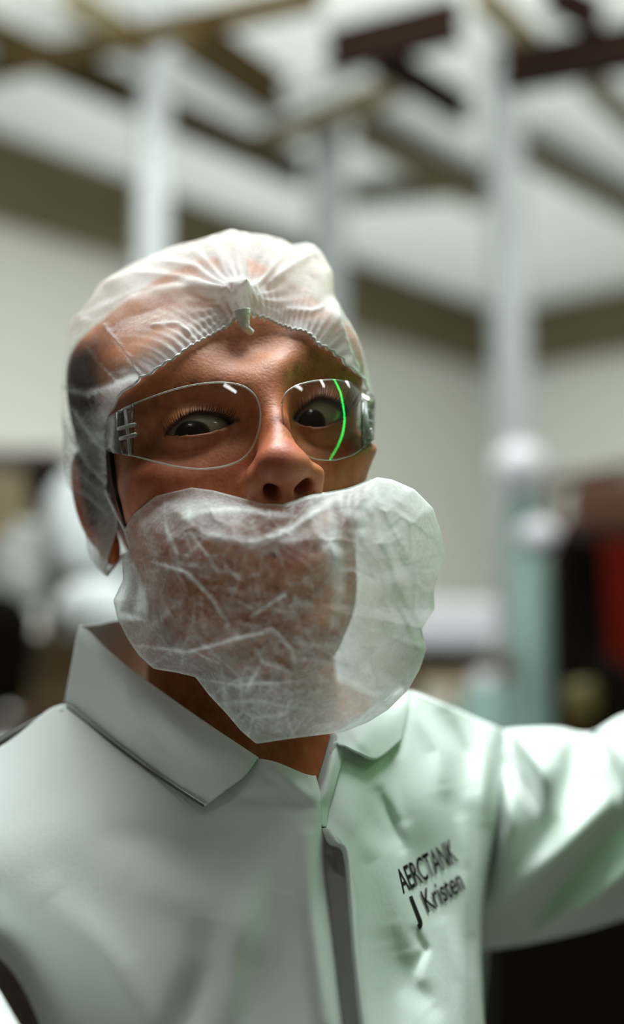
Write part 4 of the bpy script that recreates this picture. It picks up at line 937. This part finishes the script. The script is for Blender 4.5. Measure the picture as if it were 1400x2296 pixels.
# temples with hinge barrels
def temple(s, quad, bars, tail):
    a, b_, c, d_ = [np.array(v, float) for v in quad]; n, m = 30, 10; G_ = np.zeros((n, m, 3))
    T0 = [lens_hit(*(a * (1 - k / (m - 1)) + d_ * k / (m - 1)))[0] for k in range(m)]; T1 = [lens_hit(*(b_ * (1 - k / (m - 1)) + c * k / (m - 1)))[0] for k in range(m)]
    tl0, tl1 = np.array(tail[0]), np.array(tail[1])
    ctrl = np.array([T0, T1, [tl0 + (tl1 - tl0) * (k / (m - 1)) for k in range(m)]])
    G_ = catmull(ctrl, n)
    return adopt(grid_obj('temple', G_, M_frost, None, thick=.0018), glasses)
def at_skin(px, py, off): return P(px, py, proj(hit(px, py)[0])[2] - off)
t1_ = temple(-1, [(300, 906), (262, 925), (257, 1016), (296, 1020)], None, [at_skin(236, 945, .002), at_skin(236, 1005, .002)])
t2_ = temple(1, [(812, 872), (838, 905), (836, 985), (814, 1006)], None, [place((.0785, .0, .026)), place((.0785, .0, .016))])
gap_shade = adopt(tube_pts(np.array([at_skin(a, b_, .002) for a, b_ in [(250, 1012), (254, 1045), (260, 1085), (270, 1130), (284, 1180)]]), [.0016, .0019, .0018, .0016, .0014], 10, 'gap_shade', M_black0, None, n=30), glasses); gap_shade['label'] = 'black strip standing in for the shaded gap at the cheek'  # dark strip standing in for the shaded gap between hair net and cheek
def bar(pts_, r, parent):
    o = tube_pts(np.array([lens_hit(a, b_, .0012)[0] for a, b_ in pts_]), r, 8, 'hinge', M_edge); o.parent = parent; return o
bar([(262, 925), (264, 970), (276, 1018)], .0006, t1_); bar([(281, 920), (287, 970), (292, 1020)], .0011, t1_)
bar([(266, 962), (284, 957), (303, 952)], .0012, t1_); bar([(270, 984), (288, 979), (305, 974)], .0012, t1_)
bar([(818, 900), (822, 940), (826, 983)], .0014, t2_); bar([(824, 920), (838, 922)], .0012, t2_); bar([(824, 945), (838, 947)], .0012, t2_)

# ------------------------------------------------------------------ lamps and the green strip whose mirror images show in the lenses
def bounce(px, py):
    p, n = lens_hit(px, py); v = ray(px, py); r = v - 2 * (v @ n) * n; return p, r

def strip_lamp(p0, p1, label):
    A_, B_ = [np.array(lens_hit(*q)[0]) for q in (p0, p1)]; zl = HC - .07
    (pa, ra), (pb_, rb_) = bounce(*p0), bounce(*p1)
    a = pa + ra * ((zl - pa[2]) / ra[2]); b_ = pb_ + rb_ * ((zl - pb_[2]) / rb_[2]); mid = (a + b_) / 2; d = b_ - a; L_ = np.linalg.norm(d)
    rot = math.atan2(d[1], d[0]); e = empty('ceiling_lamp', (mid[0], mid[1], zl), label, 'lamp', 'strip lamps on the ceiling')
    e.rotation_euler = (0, 0, rot)
    bm = bmesh.new(); bm_box(bm, (0, 0, .042), (L_ + .08, .20, .05), None, .006); bm_obj('housing', bm, M_white, e)
    bm = bmesh.new(); bm_box(bm, (0, 0, 0), (L_, .12, .03), None, .008); bm_obj('diffuser', bm, M_tube, e)
strip_lamp((503, 863), (530, 880), 'strip lamp behind the camera mirrored in the left lens')
strip_lamp((660, 862), (677, 873), 'strip lamp mirrored nearest the nose in the right lens')
strip_lamp((719, 849), (726, 866), 'strip lamp mirrored top middle in the right lens')
strip_lamp((776, 851), (781, 861), 'strip lamp mirrored near the outer top of the right lens')
arc = catmull(np.array([(750, 851), (762, 875), (769, 905), (773, 940), (769, 970), (758, 1000), (741, 1029)], float), 30)
LP_ = []
for q_ in arc:
    p, r = bounce(*q_); LP_.append(p + r * .29)
LP_ = np.array(LP_)
lp_end = LP_[-1]; LP_ = np.concatenate([LP_, [lp_end + (np.array([.29, .54, 1.33]) - lp_end) * k / 16 for k in range(1, 17)]])  # lower LEDs added beyond the mirrored arc to light the chest green
led = empty('led_strip', LP_[0], 'green light strip beside the outstretched arm, upper part mirrored in the right lens, lower part added', 'light strip')
M_black = simple('black_channel', (.01, .01, .01), .5)
away = LP_ - to_world(np.array([.03, -.08, .01])); away /= np.linalg.norm(away, axis=1)[:, None]
adopt(tube_pts(LP_ + away * .009, .006, 8, 'channel', M_black), led)
for k in range(len(LP_)):
    me = bpy.data.meshes.new('led'); bm = bmesh.new(); bmesh.ops.create_uvsphere(bm, u_segments=12, v_segments=8, radius=.0044); bm.to_mesh(me); bm.free()
    o = link('led', me, M_green); o.location = LP_[k]; adopt(o, led)
